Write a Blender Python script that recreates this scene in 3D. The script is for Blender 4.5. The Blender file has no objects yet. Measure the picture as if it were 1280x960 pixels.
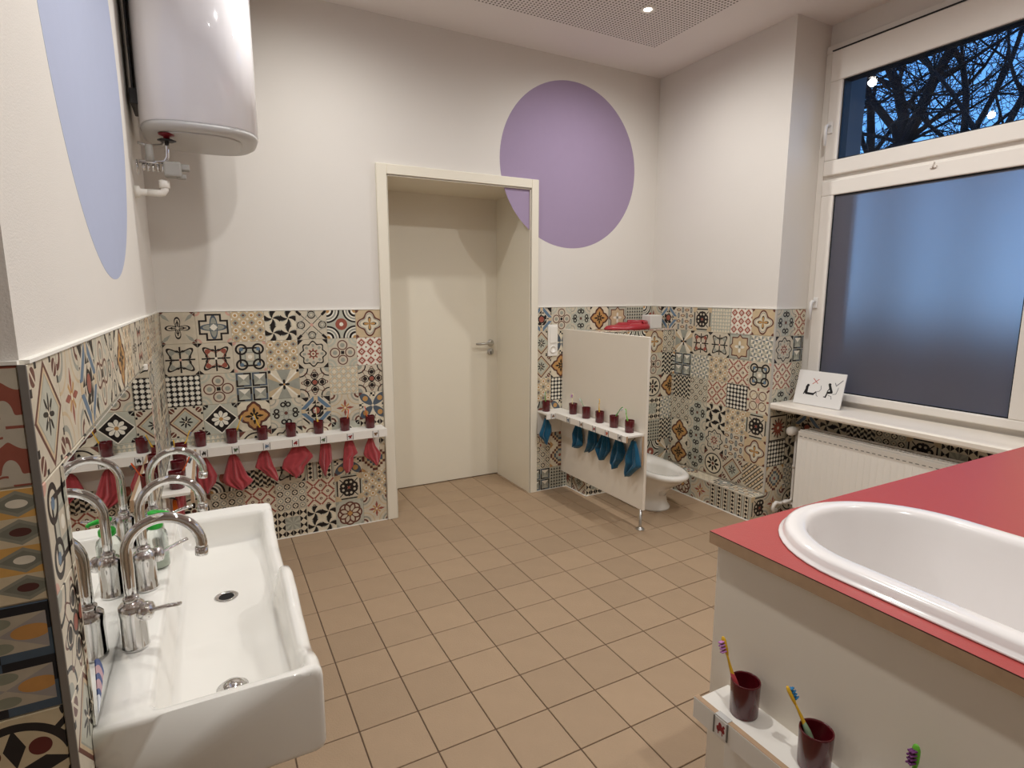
import bpy, bmesh, math, random
from math import sin, cos, pi, radians, sqrt
from mathutils import Vector, Matrix

scene = bpy.context.scene
COL = scene.collection

# ---------------------------------------------------------------- camera
cd = bpy.data.cameras.new('camera'); cam = bpy.data.objects.new('camera', cd); COL.objects.link(cam)
cd.sensor_width = 36.0; cd.lens = 711.0 / 1280 * 36.0; cd.clip_start = 0.02; cd.clip_end = 200
_yaw, _pit = radians(28.03), radians(9.0)
_W = Vector((sin(_yaw) * cos(_pit), cos(_yaw) * cos(_pit), -sin(_pit)))
_R = Vector((cos(_yaw), -sin(_yaw), 0)); _U = _R.cross(_W)
cam.matrix_world = Matrix(((_R.x, _U.x, -_W.x, 0), (_R.y, _U.y, -_W.y, 0), (_R.z, _U.z, -_W.z, 1.417), (0, 0, 0, 1)))
scene.camera = cam
# ---------------------------------------------------------------- colour management
scene.view_settings.view_transform = 'Standard'; scene.view_settings.look = 'None'
scene.view_settings.gamma = 1.0; scene.view_settings.exposure = 0.17
scene.view_settings.use_curve_mapping = False
LAMP_W = 52.0
LAMP_COL = (1.0, 1.0, 0.98)
SKY_GAIN = 1.7
# ---------------------------------------------------------------- world: dusk sky
world = bpy.data.worlds.new('dusk_sky'); scene.world = world; world.use_nodes = True
nt = world.node_tree; nt.nodes.clear()
wo = nt.nodes.new('ShaderNodeOutputWorld'); bg = nt.nodes.new('ShaderNodeBackground')
tc = nt.nodes.new('ShaderNodeTexCoord'); sp = nt.nodes.new('ShaderNodeSeparateXYZ')
cr = nt.nodes.new('ShaderNodeValToRGB'); no = nt.nodes.new('ShaderNodeTexNoise'); mx = nt.nodes.new('ShaderNodeMix'); mx.data_type = 'RGBA'
no.inputs['Scale'].default_value = 3.0; no.inputs['Detail'].default_value = 3
nt.links.new(tc.outputs['Generated'], sp.inputs[0]); nt.links.new(tc.outputs['Generated'], no.inputs['Vector'])
nt.links.new(sp.outputs['Z'], cr.inputs[0])
e = cr.color_ramp.elements
e[0].position = 0.0; e[0].color = (0.15, 0.42, 0.85, 1)
e[1].position = 0.6; e[1].color = (0.035, 0.13, 0.50, 1)
nt.links.new(cr.outputs[0], mx.inputs['A']); mx.inputs['B'].default_value = (0.20, 0.45, 0.85, 1)
mr = nt.nodes.new('ShaderNodeMapRange'); mr.inputs['From Min'].default_value = 0.45; mr.inputs['From Max'].default_value = 0.7
nt.links.new(no.outputs[0], mr.inputs['Value']); nt.links.new(mr.outputs[0], mx.inputs['Factor'])
nt.links.new(mx.outputs['Result'], bg.inputs[0]); bg.inputs[1].default_value = SKY_GAIN
nt.links.new(bg.outputs[0], wo.inputs[0])

# ---------------------------------------------------------------- material helpers
def srgb(h, a=1.0):
    h = h.lstrip('#'); r = []
    for i in (0, 2, 4):
        c = int(h[i:i + 2], 16) / 255
        r.append(c / 12.92 if c <= 0.04045 else ((c + 0.055) / 1.055) ** 2.4)
    return (r[0], r[1], r[2], a)

MATS = {}
def mat(name, col, rough=0.5, metal=0.0, noise=0.0, nscale=20, bump=0.0, bscale=60, coat=0.0, spec=0.5, trans=0.0, ior=1.45, rnd=0.0, emit=None):
    if name in MATS: return MATS[name]
    m = bpy.data.materials.new(name); m.use_nodes = True; t = m.node_tree; N = t.nodes; L = t.links
    b = N['Principled BSDF']; c = srgb(col) if isinstance(col, str) else col
    b.inputs['Base Color'].default_value = c; b.inputs['Roughness'].default_value = rough; b.inputs['Metallic'].default_value = metal
    b.inputs['Coat Weight'].default_value = coat; b.inputs['Specular IOR Level'].default_value = spec
    b.inputs['Transmission Weight'].default_value = trans; b.inputs['IOR'].default_value = ior
    if emit: b.inputs['Emission Color'].default_value = c; b.inputs['Emission Strength'].default_value = emit
    tcn = N.new('ShaderNodeTexCoord')
    src = None
    if noise > 0:
        n = N.new('ShaderNodeTexNoise'); n.inputs['Scale'].default_value = nscale; n.inputs['Detail'].default_value = 4
        L.new(tcn.outputs['Object'], n.inputs['Vector'])
        r = N.new('ShaderNodeMapRange'); r.inputs['To Min'].default_value = 1 - noise; r.inputs['To Max'].default_value = 1 + noise
        L.new(n.outputs[0], r.inputs['Value']); src = r.outputs[0]
    if rnd > 0:
        oi = N.new('ShaderNodeObjectInfo'); r2 = N.new('ShaderNodeMapRange'); r2.inputs['To Min'].default_value = 1 - rnd; r2.inputs['To Max'].default_value = 1 + rnd
        L.new(oi.outputs['Random'], r2.inputs['Value'])
        if src:
            q = N.new('ShaderNodeMath'); q.operation = 'MULTIPLY'; L.new(src, q.inputs[0]); L.new(r2.outputs[0], q.inputs[1]); src = q.outputs[0]
        else: src = r2.outputs[0]
    if src:
        v = N.new('ShaderNodeVectorMath'); v.operation = 'SCALE'; v.inputs[0].default_value = c[:3]
        L.new(src, v.inputs['Scale']); L.new(v.outputs[0], b.inputs['Base Color'])
    if bump > 0:
        n = N.new('ShaderNodeTexNoise'); n.inputs['Scale'].default_value = bscale; n.inputs['Detail'].default_value = 3
        L.new(tcn.outputs['Object'], n.inputs['Vector'])
        bp = N.new('ShaderNodeBump'); bp.inputs['Strength'].default_value = bump; bp.inputs['Distance'].default_value = 0.002
        L.new(n.outputs[0], bp.inputs['Height']); L.new(bp.outputs[0], b.inputs['Normal'])
    MATS[name] = m
    return m

plaster = mat('wall_plaster', '#e2dcd4', 0.85, noise=0.02, nscale=3, bump=0.25, bscale=350, spec=0.2)
ceilm = mat('ceiling_paint', '#efe9e5', 0.9, noise=0.02, nscale=3, spec=0.15)
purple = mat('purple_paint', '#a391ac', 0.8, bump=0.2, bscale=350, noise=0.02, spec=0.2)
bluep = mat('pale_blue_paint', '#b3bad2', 0.8, bump=0.2, bscale=350, noise=0.02, spec=0.2)
groutm = mat('wall_grout', '#d0c7b5', 0.9, noise=0.06, nscale=30)
fgrout = mat('floor_grout', '#685546', 0.95, noise=0.1, nscale=30)
ftile = mat('floor_tile_clay', '#a88f74', 0.55, noise=0.07, nscale=9, bump=0.5, bscale=180, rnd=0.06, spec=0.35)
white_lac = mat('white_lacquer', '#f0ebe2', 0.35, noise=0.01, nscale=4)
door_lac = mat('door_lacquer', '#ebe3d1', 0.4, noise=0.01, nscale=4)
white_sharp = mat('white_sealant', '#efebe2', 0.5)
upvc = mat('white_window_frame', '#e8e1d8', 0.35, noise=0.01)
chrome = mat('chrome', (0.72, 0.71, 0.70, 1), 0.06, 1.0)
steel = mat('brushed_steel', (0.55, 0.54, 0.52, 1), 0.28, 1.0)
alu = mat('aluminium_trim', '#8d8a86', 0.45, 0.6)
ceramic = mat('white_ceramic', '#ece8e0', 0.08, coat=0.6, noise=0.008, nscale=3)
enamel = mat('white_enamel', '#efebec', 0.12, coat=0.5, noise=0.01, nscale=2)
greypl = mat('pale_grey_plastic', '#c9c6c2', 0.4)
darkpl = mat('black_plastic', '#1d1b1c', 0.4)
valvegrey = mat('grey_plastic', '#a7a39c', 0.45)
redknob = mat('red_knob', '#7a1620', 0.35)
cupm = mat('maroon_plastic', '#560f18', 0.22, coat=0.3, noise=0.04, nscale=60)
redtop = mat('red_laminate', '#ab4440', 0.38, noise=0.035, nscale=60, bump=0.15, bscale=300)
seatred = mat('red_seat_plastic', '#a52a34', 0.3)
ply = mat('plywood_edge', '#b8997a', 0.7, noise=0.15, nscale=40)
tub = mat('white_tub_acrylic', '#f2edea', 0.15, coat=0.4, noise=0.008, nscale=3)
panelw = mat('white_panel_laminate', '#f0e7d8', 0.45, noise=0.012, nscale=6)
paper = mat('white_card', '#e4e1dd', 0.6)
mirrorm = mat('mirror_silver', (0.86, 0.87, 0.86, 1), 0.0, 1.0)
dark = mat('dark_opening', '#0e0c0b', 0.8)
bark = mat('tree_bark', '#1a1416', 0.95, noise=0.2, nscale=8)
groundm = mat('dusk_lawn', '#20241c', 0.95, noise=0.3, nscale=2)
facade = mat('outer_render', '#6b6a6c', 0.9, noise=0.06, nscale=5)
clearpl = mat('clear_plastic', '#eef3ee', 0.08, trans=0.95, ior=1.35)
greenpl = mat('green_plastic', '#2fae3a', 0.3)
rubber_and_gap_shade = mat('dark_gasket_and_gap_shade', '#151516', 0.6)
lens = mat('lamp_lens', (1.0, 0.93, 0.84, 1), 0.4, emit=14.0)
soap = mat('pale_soap', '#d6dccb', 0.3)

def cloth_mat(name, col):
    m = mat(name, col, 0.95, noise=0.12, nscale=45, bump=1.0, bscale=420, spec=0.1)
    m.node_tree.nodes['Principled BSDF'].inputs['Sheen Weight'].default_value = 0.4
    return m
crimson = cloth_mat('crimson_terry', '#b2474c'); teal = cloth_mat('teal_terry', '#1e5876'); orange = cloth_mat('orange_terry', '#d9691c')

# perforated acoustic board
m = mat('perforated_board', '#c6beb9', 0.9, spec=0.15); t = m.node_tree; N = t.nodes; L = t.links; b = N['Principled BSDF']
tcn = N.new('ShaderNodeTexCoord'); s3 = N.new('ShaderNodeSeparateXYZ'); L.new(tcn.outputs['Object'], s3.inputs[0])
def mnode(N, L, op, a, bb=None, c=None):
    n = N.new('ShaderNodeMath'); n.operation = op
    for i, v in enumerate((a, bb, c)):
        if v is None: continue
        if isinstance(v, (int, float)): n.inputs[i].default_value = v
        else: L.new(v, n.inputs[i])
    return n.outputs[0]
def frc(v): return mnode(N, L, 'SUBTRACT', mnode(N, L, 'FRACT', mnode(N, L, 'MULTIPLY', v, 1 / 0.0215)), 0.5)
fx, fy = frc(s3.outputs[0]), frc(s3.outputs[1])
rr = mnode(N, L, 'SQRT', mnode(N, L, 'ADD', mnode(N, L, 'MULTIPLY', fx, fx), mnode(N, L, 'MULTIPLY', fy, fy)))
hm = mnode(N, L, 'LESS_THAN', rr, 0.27)
mm = N.new('ShaderNodeMix'); mm.data_type = 'RGBA'; mm.inputs['A'].default_value = srgb('#ece6e2'); mm.inputs['B'].default_value = srgb('#6a605b')
L.new(hm, mm.inputs['Factor']); L.new(mm.outputs['Result'], b.inputs['Base Color'])
perf = m

# thin clear window pane and frosted pane
m = bpy.data.materials.new('clear_glass'); m.use_nodes = True; t = m.node_tree; t.nodes.clear()
o_ = t.nodes.new('ShaderNodeOutputMaterial'); tr = t.nodes.new('ShaderNodeBsdfTransparent'); gl = t.nodes.new('ShaderNodeBsdfGlossy'); fr = t.nodes.new('ShaderNodeFresnel'); ms = t.nodes.new('ShaderNodeMixShader')
gl.inputs['Roughness'].default_value = 0.0; fr.inputs['IOR'].default_value = 1.5; tr.inputs[0].default_value = (0.93, 0.96, 0.97, 1)
t.links.new(fr.outputs[0], ms.inputs[0]); t.links.new(tr.outputs[0], ms.inputs[1]); t.links.new(gl.outputs[0], ms.inputs[2]); t.links.new(ms.outputs[0], o_.inputs[0])
clear_glass = m
m = bpy.data.materials.new('frosted_glass'); m.use_nodes = True; t = m.node_tree; t.nodes.clear()
o_ = t.nodes.new('ShaderNodeOutputMaterial'); rf = t.nodes.new('ShaderNodeBsdfRefraction'); df = t.nodes.new('ShaderNodeBsdfDiffuse'); ms = t.nodes.new('ShaderNodeMixShader')
rf.inputs['Roughness'].default_value = 0.5; rf.inputs['IOR'].default_value = 1.12; rf.inputs['Color'].default_value = (1.0, 0.86, 0.82, 1)
df.inputs['Color'].default_value = srgb('#8a8990'); ms.inputs[0].default_value = 0.30
t.links.new(rf.outputs[0], ms.inputs[1]); t.links.new(df.outputs[0], ms.inputs[2]); t.links.new(ms.outputs[0], o_.inputs[0])
frosted = m

# ---------------------------------------------------------------- pattern language for the encaustic tiles
class E:
    nt = None
    def __init__(s, v): s.v = v
    @staticmethod
    def op(o, *a):
        n = E.nt.nodes.new('ShaderNodeMath'); n.operation = o
        for i, x in enumerate(a):
            x = x.v if isinstance(x, E) else x
            if isinstance(x, (int, float)): n.inputs[i].default_value = x
            else: E.nt.links.new(x, n.inputs[i])
        return E(n.outputs[0])
    def __add__(s, o): return E.op('ADD', s, o)
    __radd__ = __add__
    def __sub__(s, o): return E.op('SUBTRACT', s, o)
    def __rsub__(s, o): return E.op('SUBTRACT', o, s)
    def __mul__(s, o): return E.op('MULTIPLY', s, o)
    __rmul__ = __mul__
    def __truediv__(s, o): return E.op('DIVIDE', s, o)
    def __lt__(s, o): return E.op('LESS_THAN', s, o)
    def __gt__(s, o): return E.op('GREATER_THAN', s, o)
    def __and__(s, o): return s * o
    def __or__(s, o): return E.op('MAXIMUM', s, o)
def ab(a): return E.op('ABSOLUTE', a)
def mn(a, b): return E.op('MINIMUM', a, b)
def mxx(a, b): return E.op('MAXIMUM', a, b)
def sq(a): return E.op('SQRT', a)
def hyp(a, b): return sq(a * a + b * b)
def fold(a, n): return E.op('FRACT', (a * 0.5 + 0.5) * n) * 2 - 1
def ang(a, b): return E.op('ARCTAN2', b, a)
def cs(a): return E.op('COSINE', a)
def sn(a): return E.op('SINE', a)
def pw(a, k): return E.op('POWER', a, k)
def ring(d, w): return ab(d) < w * 1.28

CREAM, CREAM2, BEIGE, GREYG, DARK, TERRA, OCHRE, BLUE, SLATE, WHITE, BROWN, PINK, SAGE = ('#c2b8a3', '#b5ab98', '#b39f80', '#8b8b80', '#1a1413', '#87493b', '#a9814f', '#566b7e', '#47505a', '#cfc9bb', '#5a3329', '#b78f80', '#a3a294')

def pat_material(idx, fn):
    m = bpy.data.materials.new('encaustic_pattern'); m.use_nodes = True; t = m.node_tree; E.nt = t
    b = t.nodes['Principled BSDF']; b.inputs['Roughness'].default_value = 0.42; b.inputs['Specular IOR Level'].default_value = 0.35
    uv = t.nodes.new('ShaderNodeUVMap'); s = t.nodes.new('ShaderNodeSeparateXYZ'); t.links.new(uv.outputs[0], s.inputs[0])
    x = E(s.outputs[0]) * 2 - 1; y = E(s.outputs[1]) * 2 - 1
    base, layers = fn(x, y, ab(x), ab(y), hyp(x, y), ang(x, y))
    cur = None; c0 = srgb(base)
    for mask, col in layers:
        n = t.nodes.new('ShaderNodeMix'); n.data_type = 'RGBA'
        t.links.new(mask.v, n.inputs['Factor'])
        if cur is None: n.inputs['A'].default_value = c0
        else: t.links.new(cur, n.inputs['A'])
        n.inputs['B'].default_value = srgb(col); cur = n.outputs['Result']
    tcn = t.nodes.new('ShaderNodeTexCoord'); n = t.nodes.new('ShaderNodeTexNoise'); n.inputs['Scale'].default_value = 38; n.inputs['Detail'].default_value = 5
    t.links.new(tcn.outputs['Object'], n.inputs['Vector'])
    r = t.nodes.new('ShaderNodeMapRange'); r.inputs['To Min'].default_value = 1.08; r.inputs['To Max'].default_value = 1.56
    t.links.new(n.outputs[0], r.inputs['Value'])
    v = t.nodes.new('ShaderNodeVectorMath'); v.operation = 'SCALE'; t.links.new(cur, v.inputs[0]); t.links.new(r.outputs[0], v.inputs['Scale'])
    t.links.new(v.outputs[0], b.inputs['Base Color'])
    return m

def cor(ax, ay): return hyp(1 - ax, 1 - ay)
def lens4(ax, ay, k=0.5):     # four leaves along the diagonals
    return None
def p_curl(x, y, ax, ay, r, th):
    R = 0.40 + 0.26 * cs(th * 4); d = ab(ax - ay)
    return CREAM2, [(((d < 0.16 * (1.0 - ab(r - 1.0) * 2.4)) & (r > 0.6)), GREYG), (ring(r - R, 0.045), DARK), (ring(r - R * 0.55, 0.03), DARK), (mn(ax, ay) < 0.03 * (r < 0.5), DARK), (((ax + ay) > 1.72) & (d > 0.03), BROWN), (r < 0.09, CREAM2)]
def p_cross(x, y, ax, ay, r, th):
    c = mn(mxx(ax - 0.86, ay - 0.46), mxx(ax - 0.46, ay - 0.86))
    e1 = hyp(x / 0.72, y / 0.22); e2 = hyp(x / 0.22, y / 0.72)
    return CREAM2, [((e1 < 1) | (e2 < 1), GREYG), (ring(e1 - 1, 0.09), SLATE), (ring(e2 - 1, 0.09), SLATE), ((ax + ay) < 0.24, WHITE), (ring(c + 0.04, 0.045), DARK), (((c > 0.16) & (ring(cor(ax, ay) - 0.2, 0.05))), PINK)]
def p_dots(x, y, ax, ay, r, th):
    u, v = fold(x, 4), fold(y, 4); q = fold(x, 2) * fold(y, 2)
    rr = hyp(u, v); dd = ab(u) + ab(v)
    return BEIGE, [(((q > 0) & (dd < 0.85)), GREYG), (((q > 0) & (dd < 0.34)), BROWN), (((q < 0) & (rr < 0.62)), WHITE), (((q < 0) & (rr < 0.38)), OCHRE), (dd > 1.62, WHITE)]
def p_pin(x, y, ax, ay, r, th):
    u, v = fold(x, 2), fold(y, 2); R = hyp(u, v); a = E.op('FRACT', ang(u, v) * (4 / (2 * pi)) + R * 0.28)
    return CREAM, [(((a < 0.48) & (R < 1.06)), DARK), (((a > 0.48) & (a < 0.58) & (R < 1.0)), GREYG), (R < 0.08, CREAM)]
def p_xcurl(x, y, ax, ay, r, th):
    d = ab(ax - ay); e = hyp(mxx(ax, ay) - 0.72, mn(ax, ay))
    return CREAM2, [(d < 0.035, DARK), (((d < 0.13) & (r > 1.0)), DARK), (ring(e - 0.24, 0.03), DARK), (ring(e - 0.13, 0.03), GREYG), (ring(cor(ax, ay) - 0.78, 0.02), GREYG), (r < 0.12, PINK)]
def p_arcs(x, y, ax, ay, r, th):
    c = cor(ax, ay)
    return SAGE, [(c < 0.86, WHITE), (ring(c - 0.84, 0.05), DARK), (ring(c - 0.62, 0.05), GREYG), (ring(c - 0.40, 0.06), DARK), (c < 0.2, OCHRE), (((c > 0.95) & (r < 0.42)), TERRA), (r < 0.14, WHITE)]
def p_medal(x, y, ax, ay, r, th):
    R = 0.74 + 0.15 * cs(th * 4)
    return BEIGE, [(r < R, CREAM), (ring(r - R, 0.05), BROWN), (ring(r - R * 0.82, 0.025), GREYG), (r < 0.22 + 0.20 * cs(th * 4), OCHRE), (ring(r - (0.24 + 0.22 * cs(th * 4)), 0.035), DARK), (cor(ax, ay) < 0.2, BROWN)]
def hearts(col, inner):
    def f(x, y, ax, ay, r, th):
        s = pw(ab(sn(th * 2)), 0.42)
        h = r - 0.98 * s * (0.86 + 0.14 * cs(th * 8))
        return CREAM2, [(ring(r - 0.62 * s, 0.035) & (r > 0.2), col), (((hyp(ax - 0.48, ay - 0.48)) < 0.16), col), (ring(h, 0.055), DARK), (((mn(ax, ay) < 0.05) & (r < 0.85)), DARK), (((ax + ay) > 1.76), DARK), (r < 0.08, inner)]
    return f
def p_loops(x, y, ax, ay, r, th):
    d = hyp(ax - 0.52, ay - 0.52); k = mxx(ax, ay)
    e = hyp((ax - 0.52) / 1.0, (ay - 0.52) / 1.0)
    return CREAM2, [(((k < 0.62) & (k > 0.3)), SAGE), (ring(k - 0.30, 0.04), GREYG), (ring(k - 0.60, 0.045) & (mn(ax, ay) < 0.6), DARK), (ring(d - 0.32, 0.05), DARK), (d < 0.12, BLUE), (cor(ax, ay) < 0.2, PINK), (r < 0.14, WHITE)]
def p_sun(x, y, ax, ay, r, th):
    R = 0.80 + 0.09 * cs(th * 8)
    return CREAM2, [(ring(r - R, 0.04), DARK), (((ring(r - 0.6, 0.08)) & (cs(th * 8) > 0.4)), GREYG), (r < 0.30 + 0.10 * cs(th * 8), TERRA), (r < 0.2, CREAM), (ring(r - 0.2, 0.03), BROWN), (r < 0.08, TERRA), (((ax + ay) > 1.66), DARK)]
def p_four(x, y, ax, ay, r, th):
    d = hyp(mxx(ax, ay) - 0.54, mn(ax, ay)); c = cor(ax, ay)
    return CREAM2, [(ring(c - 0.5, 0.06), SAGE), (ring(c - 0.25, 0.06), SAGE), (ring(d - 0.33, 0.03), BROWN), (d < 0.16, GREYG), (mxx(ax, ay) < 0.12, DARK)]
def p_reddia(x, y, ax, ay, r, th):
    u, v = fold(x, 3), fold(y, 3); dd = ab(u) + ab(v)
    return WHITE, [(dd < 1.0, PINK), (((dd < 0.82)), TERRA), (dd < 0.42, WHITE), (dd < 0.2, TERRA), (dd > 1.75, TERRA)]
def lattice(n, w, fg, bgc):
    def f(x, y, ax, ay, r, th):
        u, v = ab(fold(x, n)), ab(fold(y, n))
        return fg, [((u < 1 - w) & (v < 1 - w), bgc), (((u > 1 - w) | (v > 1 - w)) & ((u < 0.22) | (v < 0.22)), GREYG), ((u > 1 - w * 0.35) & (v > 1 - w * 0.35), fg)]
    return f
def bevel(c1, c2, bord, n=2):
    def f(x, y, ax, ay, r, th):
        u, v = fold(x, n), fold(y, n); au, av = ab(u), ab(v)
        return c1, [(((au > av)), c2), (((au < av) & (v > 0)), WHITE), (mxx(au, av) > 0.72, bord), (((mxx(au, av) > 0.72) & (u * v > 0)), DARK), (mxx(au, av) > 0.95, SAGE)]
    return f
def p_xsun(x, y, ax, ay, r, th):
    return CREAM, [(ax > ay, BEIGE), (((ax > ay * 2.2) | (ay > ax * 2.2)), GREYG), (ring(ax - ay, 0.06), WHITE), (r < 0.22 + 0.14 * cs(th * 4), DARK), (r < 0.07, OCHRE), (mn(ax, ay) > 0.84, DARK)]
def p_ornate(x, y, ax, ay, r, th):
    c = cor(ax, ay); d = hyp(mxx(ax, ay) - 0.5, mn(ax, ay))
    return CREAM2, [(ring(c - 0.55, 0.035), DARK), (c < 0.3, GREYG), (ring(r - (0.72 + 0.18 * cs(th * 8)), 0.03), BROWN), (d < 0.16, DARK), (ring(d - 0.24, 0.025), DARK), (r < 0.16, TERRA), (ring(r - 0.2, 0.03), DARK)]
def p_greydia(x, y, ax, ay, r, th):
    u, v = fold(x + y, 3), fold(x - y, 3)
    return BEIGE, [((u * v > 0), SAGE), (((ab(u) < 0.55) & (ab(v) < 0.55)), CREAM), (((ab(u) > 0.86) | (ab(v) > 0.86)), CREAM2)]
def p_snow(x, y, ax, ay, r, th):
    k = ax + ay; c = hyp(ax - 0.78, ay - 0.78)
    return CREAM2, [(k < 0.94, BEIGE), (k < 0.72, SAGE), (ring(k - 0.94, 0.05), BROWN), (ring(k - 0.74, 0.02), GREYG), (r < 0.26 + 0.14 * cs(th * 8 + 1.0), DARK), (((r < 0.16) & (ab(ax - ay) < 0.03)), CREAM), (((c < 0.18) & (ab(ax - ay) > 0.04)), BROWN), (((mxx(ax, ay) > 0.9) & (mn(ax, ay) > 0.45) & (mn(ax, ay) < 0.6)), DARK)]
def p_blackdia(x, y, ax, ay, r, th):
    k = ax + ay; R = 0.36 + 0.20 * ab(cs(th * 4))
    return SAGE, [(k < 1.0, GREYG), (k < 0.94, DARK), (ring(k - 0.98, 0.035), WHITE), (r < R, WHITE), (((ab(sn(th * 4)) > 0.97) & (r < 0.6) & (r > 0.15)), DARK), (r < 0.13, OCHRE), (((cor(ax, ay) < 0.3) & (ab(ax - ay) > 0.03)), DARK)]
def p_quatre(x, y, ax, ay, r, th):
    R = 0.76 + 0.14 * cs(th * 4) + 0.03 * cs(th * 12)
    return CREAM, [(r < R, OCHRE), (ring(r - R, 0.05), BROWN), (ring(r - R - 0.09, 0.02), DARK), (((r < 0.58) & (ab(mn(ax, ay)) < 0.09 * (1 - ab(mxx(ax, ay) - 0.36) * 3.2))), DARK), (((r < 0.34) & (ab(ax - ay) < 0.10)), DARK), (r < 0.07, OCHRE), (((ax + ay) > 1.78), DARK)]
def p_greycurl(x, y, ax, ay, r, th):
    d = hyp(mxx(ax, ay) - 0.62, mn(ax, ay) - 0.17); d2 = hyp(mxx(ax, ay) - 0.28, mn(ax, ay))
    return SAGE, [(cor(ax, ay) < 0.6, CREAM2), (ring(d - 0.14, 0.04), DARK), (ring(d2 - 0.16, 0.025), GREYG), (((mxx(ax, ay) < 0.9) & (mxx(ax, ay) > 0.76) & (mn(ax, ay) < 0.06)), DARK), (r < 0.12, BROWN), (ring(cor(ax, ay) - 0.38, 0.03), GREYG)]
def p_blueoct(x, y, ax, ay, r, th):
    k = ax + ay; u, v = fold(x, 4), fold(y, 4)
    return CREAM2, [((k > 1.35) & ((u + v) > 0), DARK), ((k < 1.22) & (k > 0.86), BLUE), ((mn(ax, ay) < 0.14) & (k > 0.8), BEIGE), ((k < 0.78) & ((u - v) > 0), DARK), (r < 0.34, WHITE), (mxx(ax, ay) < 0.24, TERRA), (ring(r - 0.3, 0.04), DARK)]
def p_star(x, y, ax, ay, r, th):
    c = cor(ax, ay)
    return CREAM2, [(ring(c - 0.5, 0.05), GREYG), (ring(c - 0.26, 0.05), BROWN), (((ring(c - 0.8, 0.03)) & (mn(ax, ay) > 0.12)), BEIGE), (((r < 0.62) & (mn(ax, ay) < 0.10 * (1 - ab(mxx(ax, ay) - 0.34) * 3.0))), TERRA), (((r < 0.4) & (ab(ax - ay) < 0.08)), OCHRE), (r < 0.08, CREAM)]
def p_leaf(x, y, ax, ay, r, th):
    s = pw(ab(sn(th * 2)), 1.5); a2 = hyp(ax - 0.55, ay - 0.55)
    return CREAM, [(r < 1.28 * s, SLATE), (a2 < 0.2, OCHRE), (((ax + ay) > 1.75), BROWN), (((mxx(ax, ay) > 0.7) & (mn(ax, ay) < 0.22) & ((fold(x, 6) * fold(y, 6)) > 0)), DARK), (r < 0.1, CREAM)]
def p_circ(x, y, ax, ay, r, th):
    u, v = fold(x, 4), fold(y, 4); rr = hyp(u, v); q = fold(x, 2) * fold(y, 2)
    return CREAM2, [(rr < 0.86, GREYG), (((rr < 0.86) & (q > 0)), DARK), (((ab(u) + ab(v)) < 0.72), CREAM), (((ab(u) + ab(v)) < 0.2), DARK), ((ab(u) > 0.9) & (ab(v) > 0.9), DARK)]
def p_terlat(x, y, ax, ay, r, th):
    u, v = fold(x + y, 2), fold(x - y, 2); rr = hyp(u, v)
    return CREAM, [((ab(u) > 0.84) | (ab(v) > 0.84), TERRA), ((ab(u) > 0.84) & (ab(v) > 0.84), CREAM), (rr < 0.3, BROWN), (rr < 0.12, CREAM), (((ab(u) + ab(v)) > 1.45) & (mxx(ab(u), ab(v)) < 0.84), PINK)]
def p_blacksq(x, y, ax, ay, r, th):
    k = mxx(ax, ay); d = hyp(mxx(ax, ay) - 0.42, mn(ax, ay) - 0.16)
    return CREAM2, [(ring(k - 0.86, 0.04), DARK), (k > 0.92, SAGE), (cor(ax, ay) < 0.42, BEIGE), (ring(d - 0.17, 0.06), DARK), (((mn(ax, ay) < 0.07) & (k < 0.7)), DARK), (ring(k - 0.16, 0.04), DARK), ((ab(ax - ay) < 0.05) & (r < 0.95) & (r > 0.5), DARK), (k < 0.09, TERRA)]
def p_tri(x, y, ax, ay, r, th):
    u, v = fold(x, 4), fold(y, 4); k = mxx(ax, ay)
    a = E.op('FRACT', th * (8 / (2 * pi)))
    return CREAM, [((ab(u) > ab(v)), DARK), (k < 0.5, SAGE), ((k < 0.5) & (a < 0.5), GREYG), (((ab(u) > 0.93) | (ab(v) > 0.93)) & (k > 0.5), CREAM)]
def p_rings(x, y, ax, ay, r, th):
    d = hyp(mxx(ax, ay) - 0.5, mn(ax, ay)); d3 = hyp(ax - 0.36, ay - 0.36)
    return SAGE, [(d < 0.4, CREAM2), (d3 < 0.4, CREAM2), (ring(d - 0.38, 0.045), BROWN), (ring(d3 - 0.38, 0.045), BROWN), ((ax + ay) < 0.22, OCHRE), (cor(ax, ay) < 0.22, GREYG)]
def p_pebble(x, y, ax, ay, r, th):
    u, v = fold(x, 4), fold(y, 4); q = fold(x, 2) * fold(y, 2)
    return CREAM2, [(((q > 0) & (hyp(u / 0.82, v / 0.42) < 1)), BEIGE), (((q < 0) & (hyp(u / 0.42, v / 0.82) < 1)), GREYG), (((q > 0) & ring(hyp(u / 0.82, v / 0.42) - 1, 0.18)), BROWN), (((q < 0) & ring(hyp(u / 0.42, v / 0.82) - 1, 0.18)), SLATE)]
def p_rhomb(x, y, ax, ay, r, th):
    u, v = fold(x, 4), fold(y + ab(fold(x, 4)) * 0.16, 5)
    return CREAM, [(((u * v) > 0), DARK), (((ab(v) > 0.72) & ((u * v) < 0)), GREYG)]
def p_scale(x, y, ax, ay, r, th):
    u, v = fold(x, 7), fold(y, 7)
    return SAGE, [((v < 1 - 2 * ab(u)), GREYG), (((v < 0.4 - 2 * ab(u))), DARK), (v > 0.72, CREAM)]
def p_scale2(x, y, ax, ay, r, th):
    u, v = fold(x, 7), fold(y, 7)
    return SAGE, [((v < 1 - 2 * ab(u)), CREAM), (v > 0.72, GREYG)]
def p_bars(x, y, ax, ay, r, th):
    u, v = fold(x + y, 3), fold(x - y, 4)
    return CREAM2, [(ab(u) < 0.5, BEIGE), (ring(ab(u) - 0.55, 0.12), DARK), (((ab(v) < 0.16) & (ab(u) < 0.5)), DARK), (r > 1.12, CREAM2)]
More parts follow.
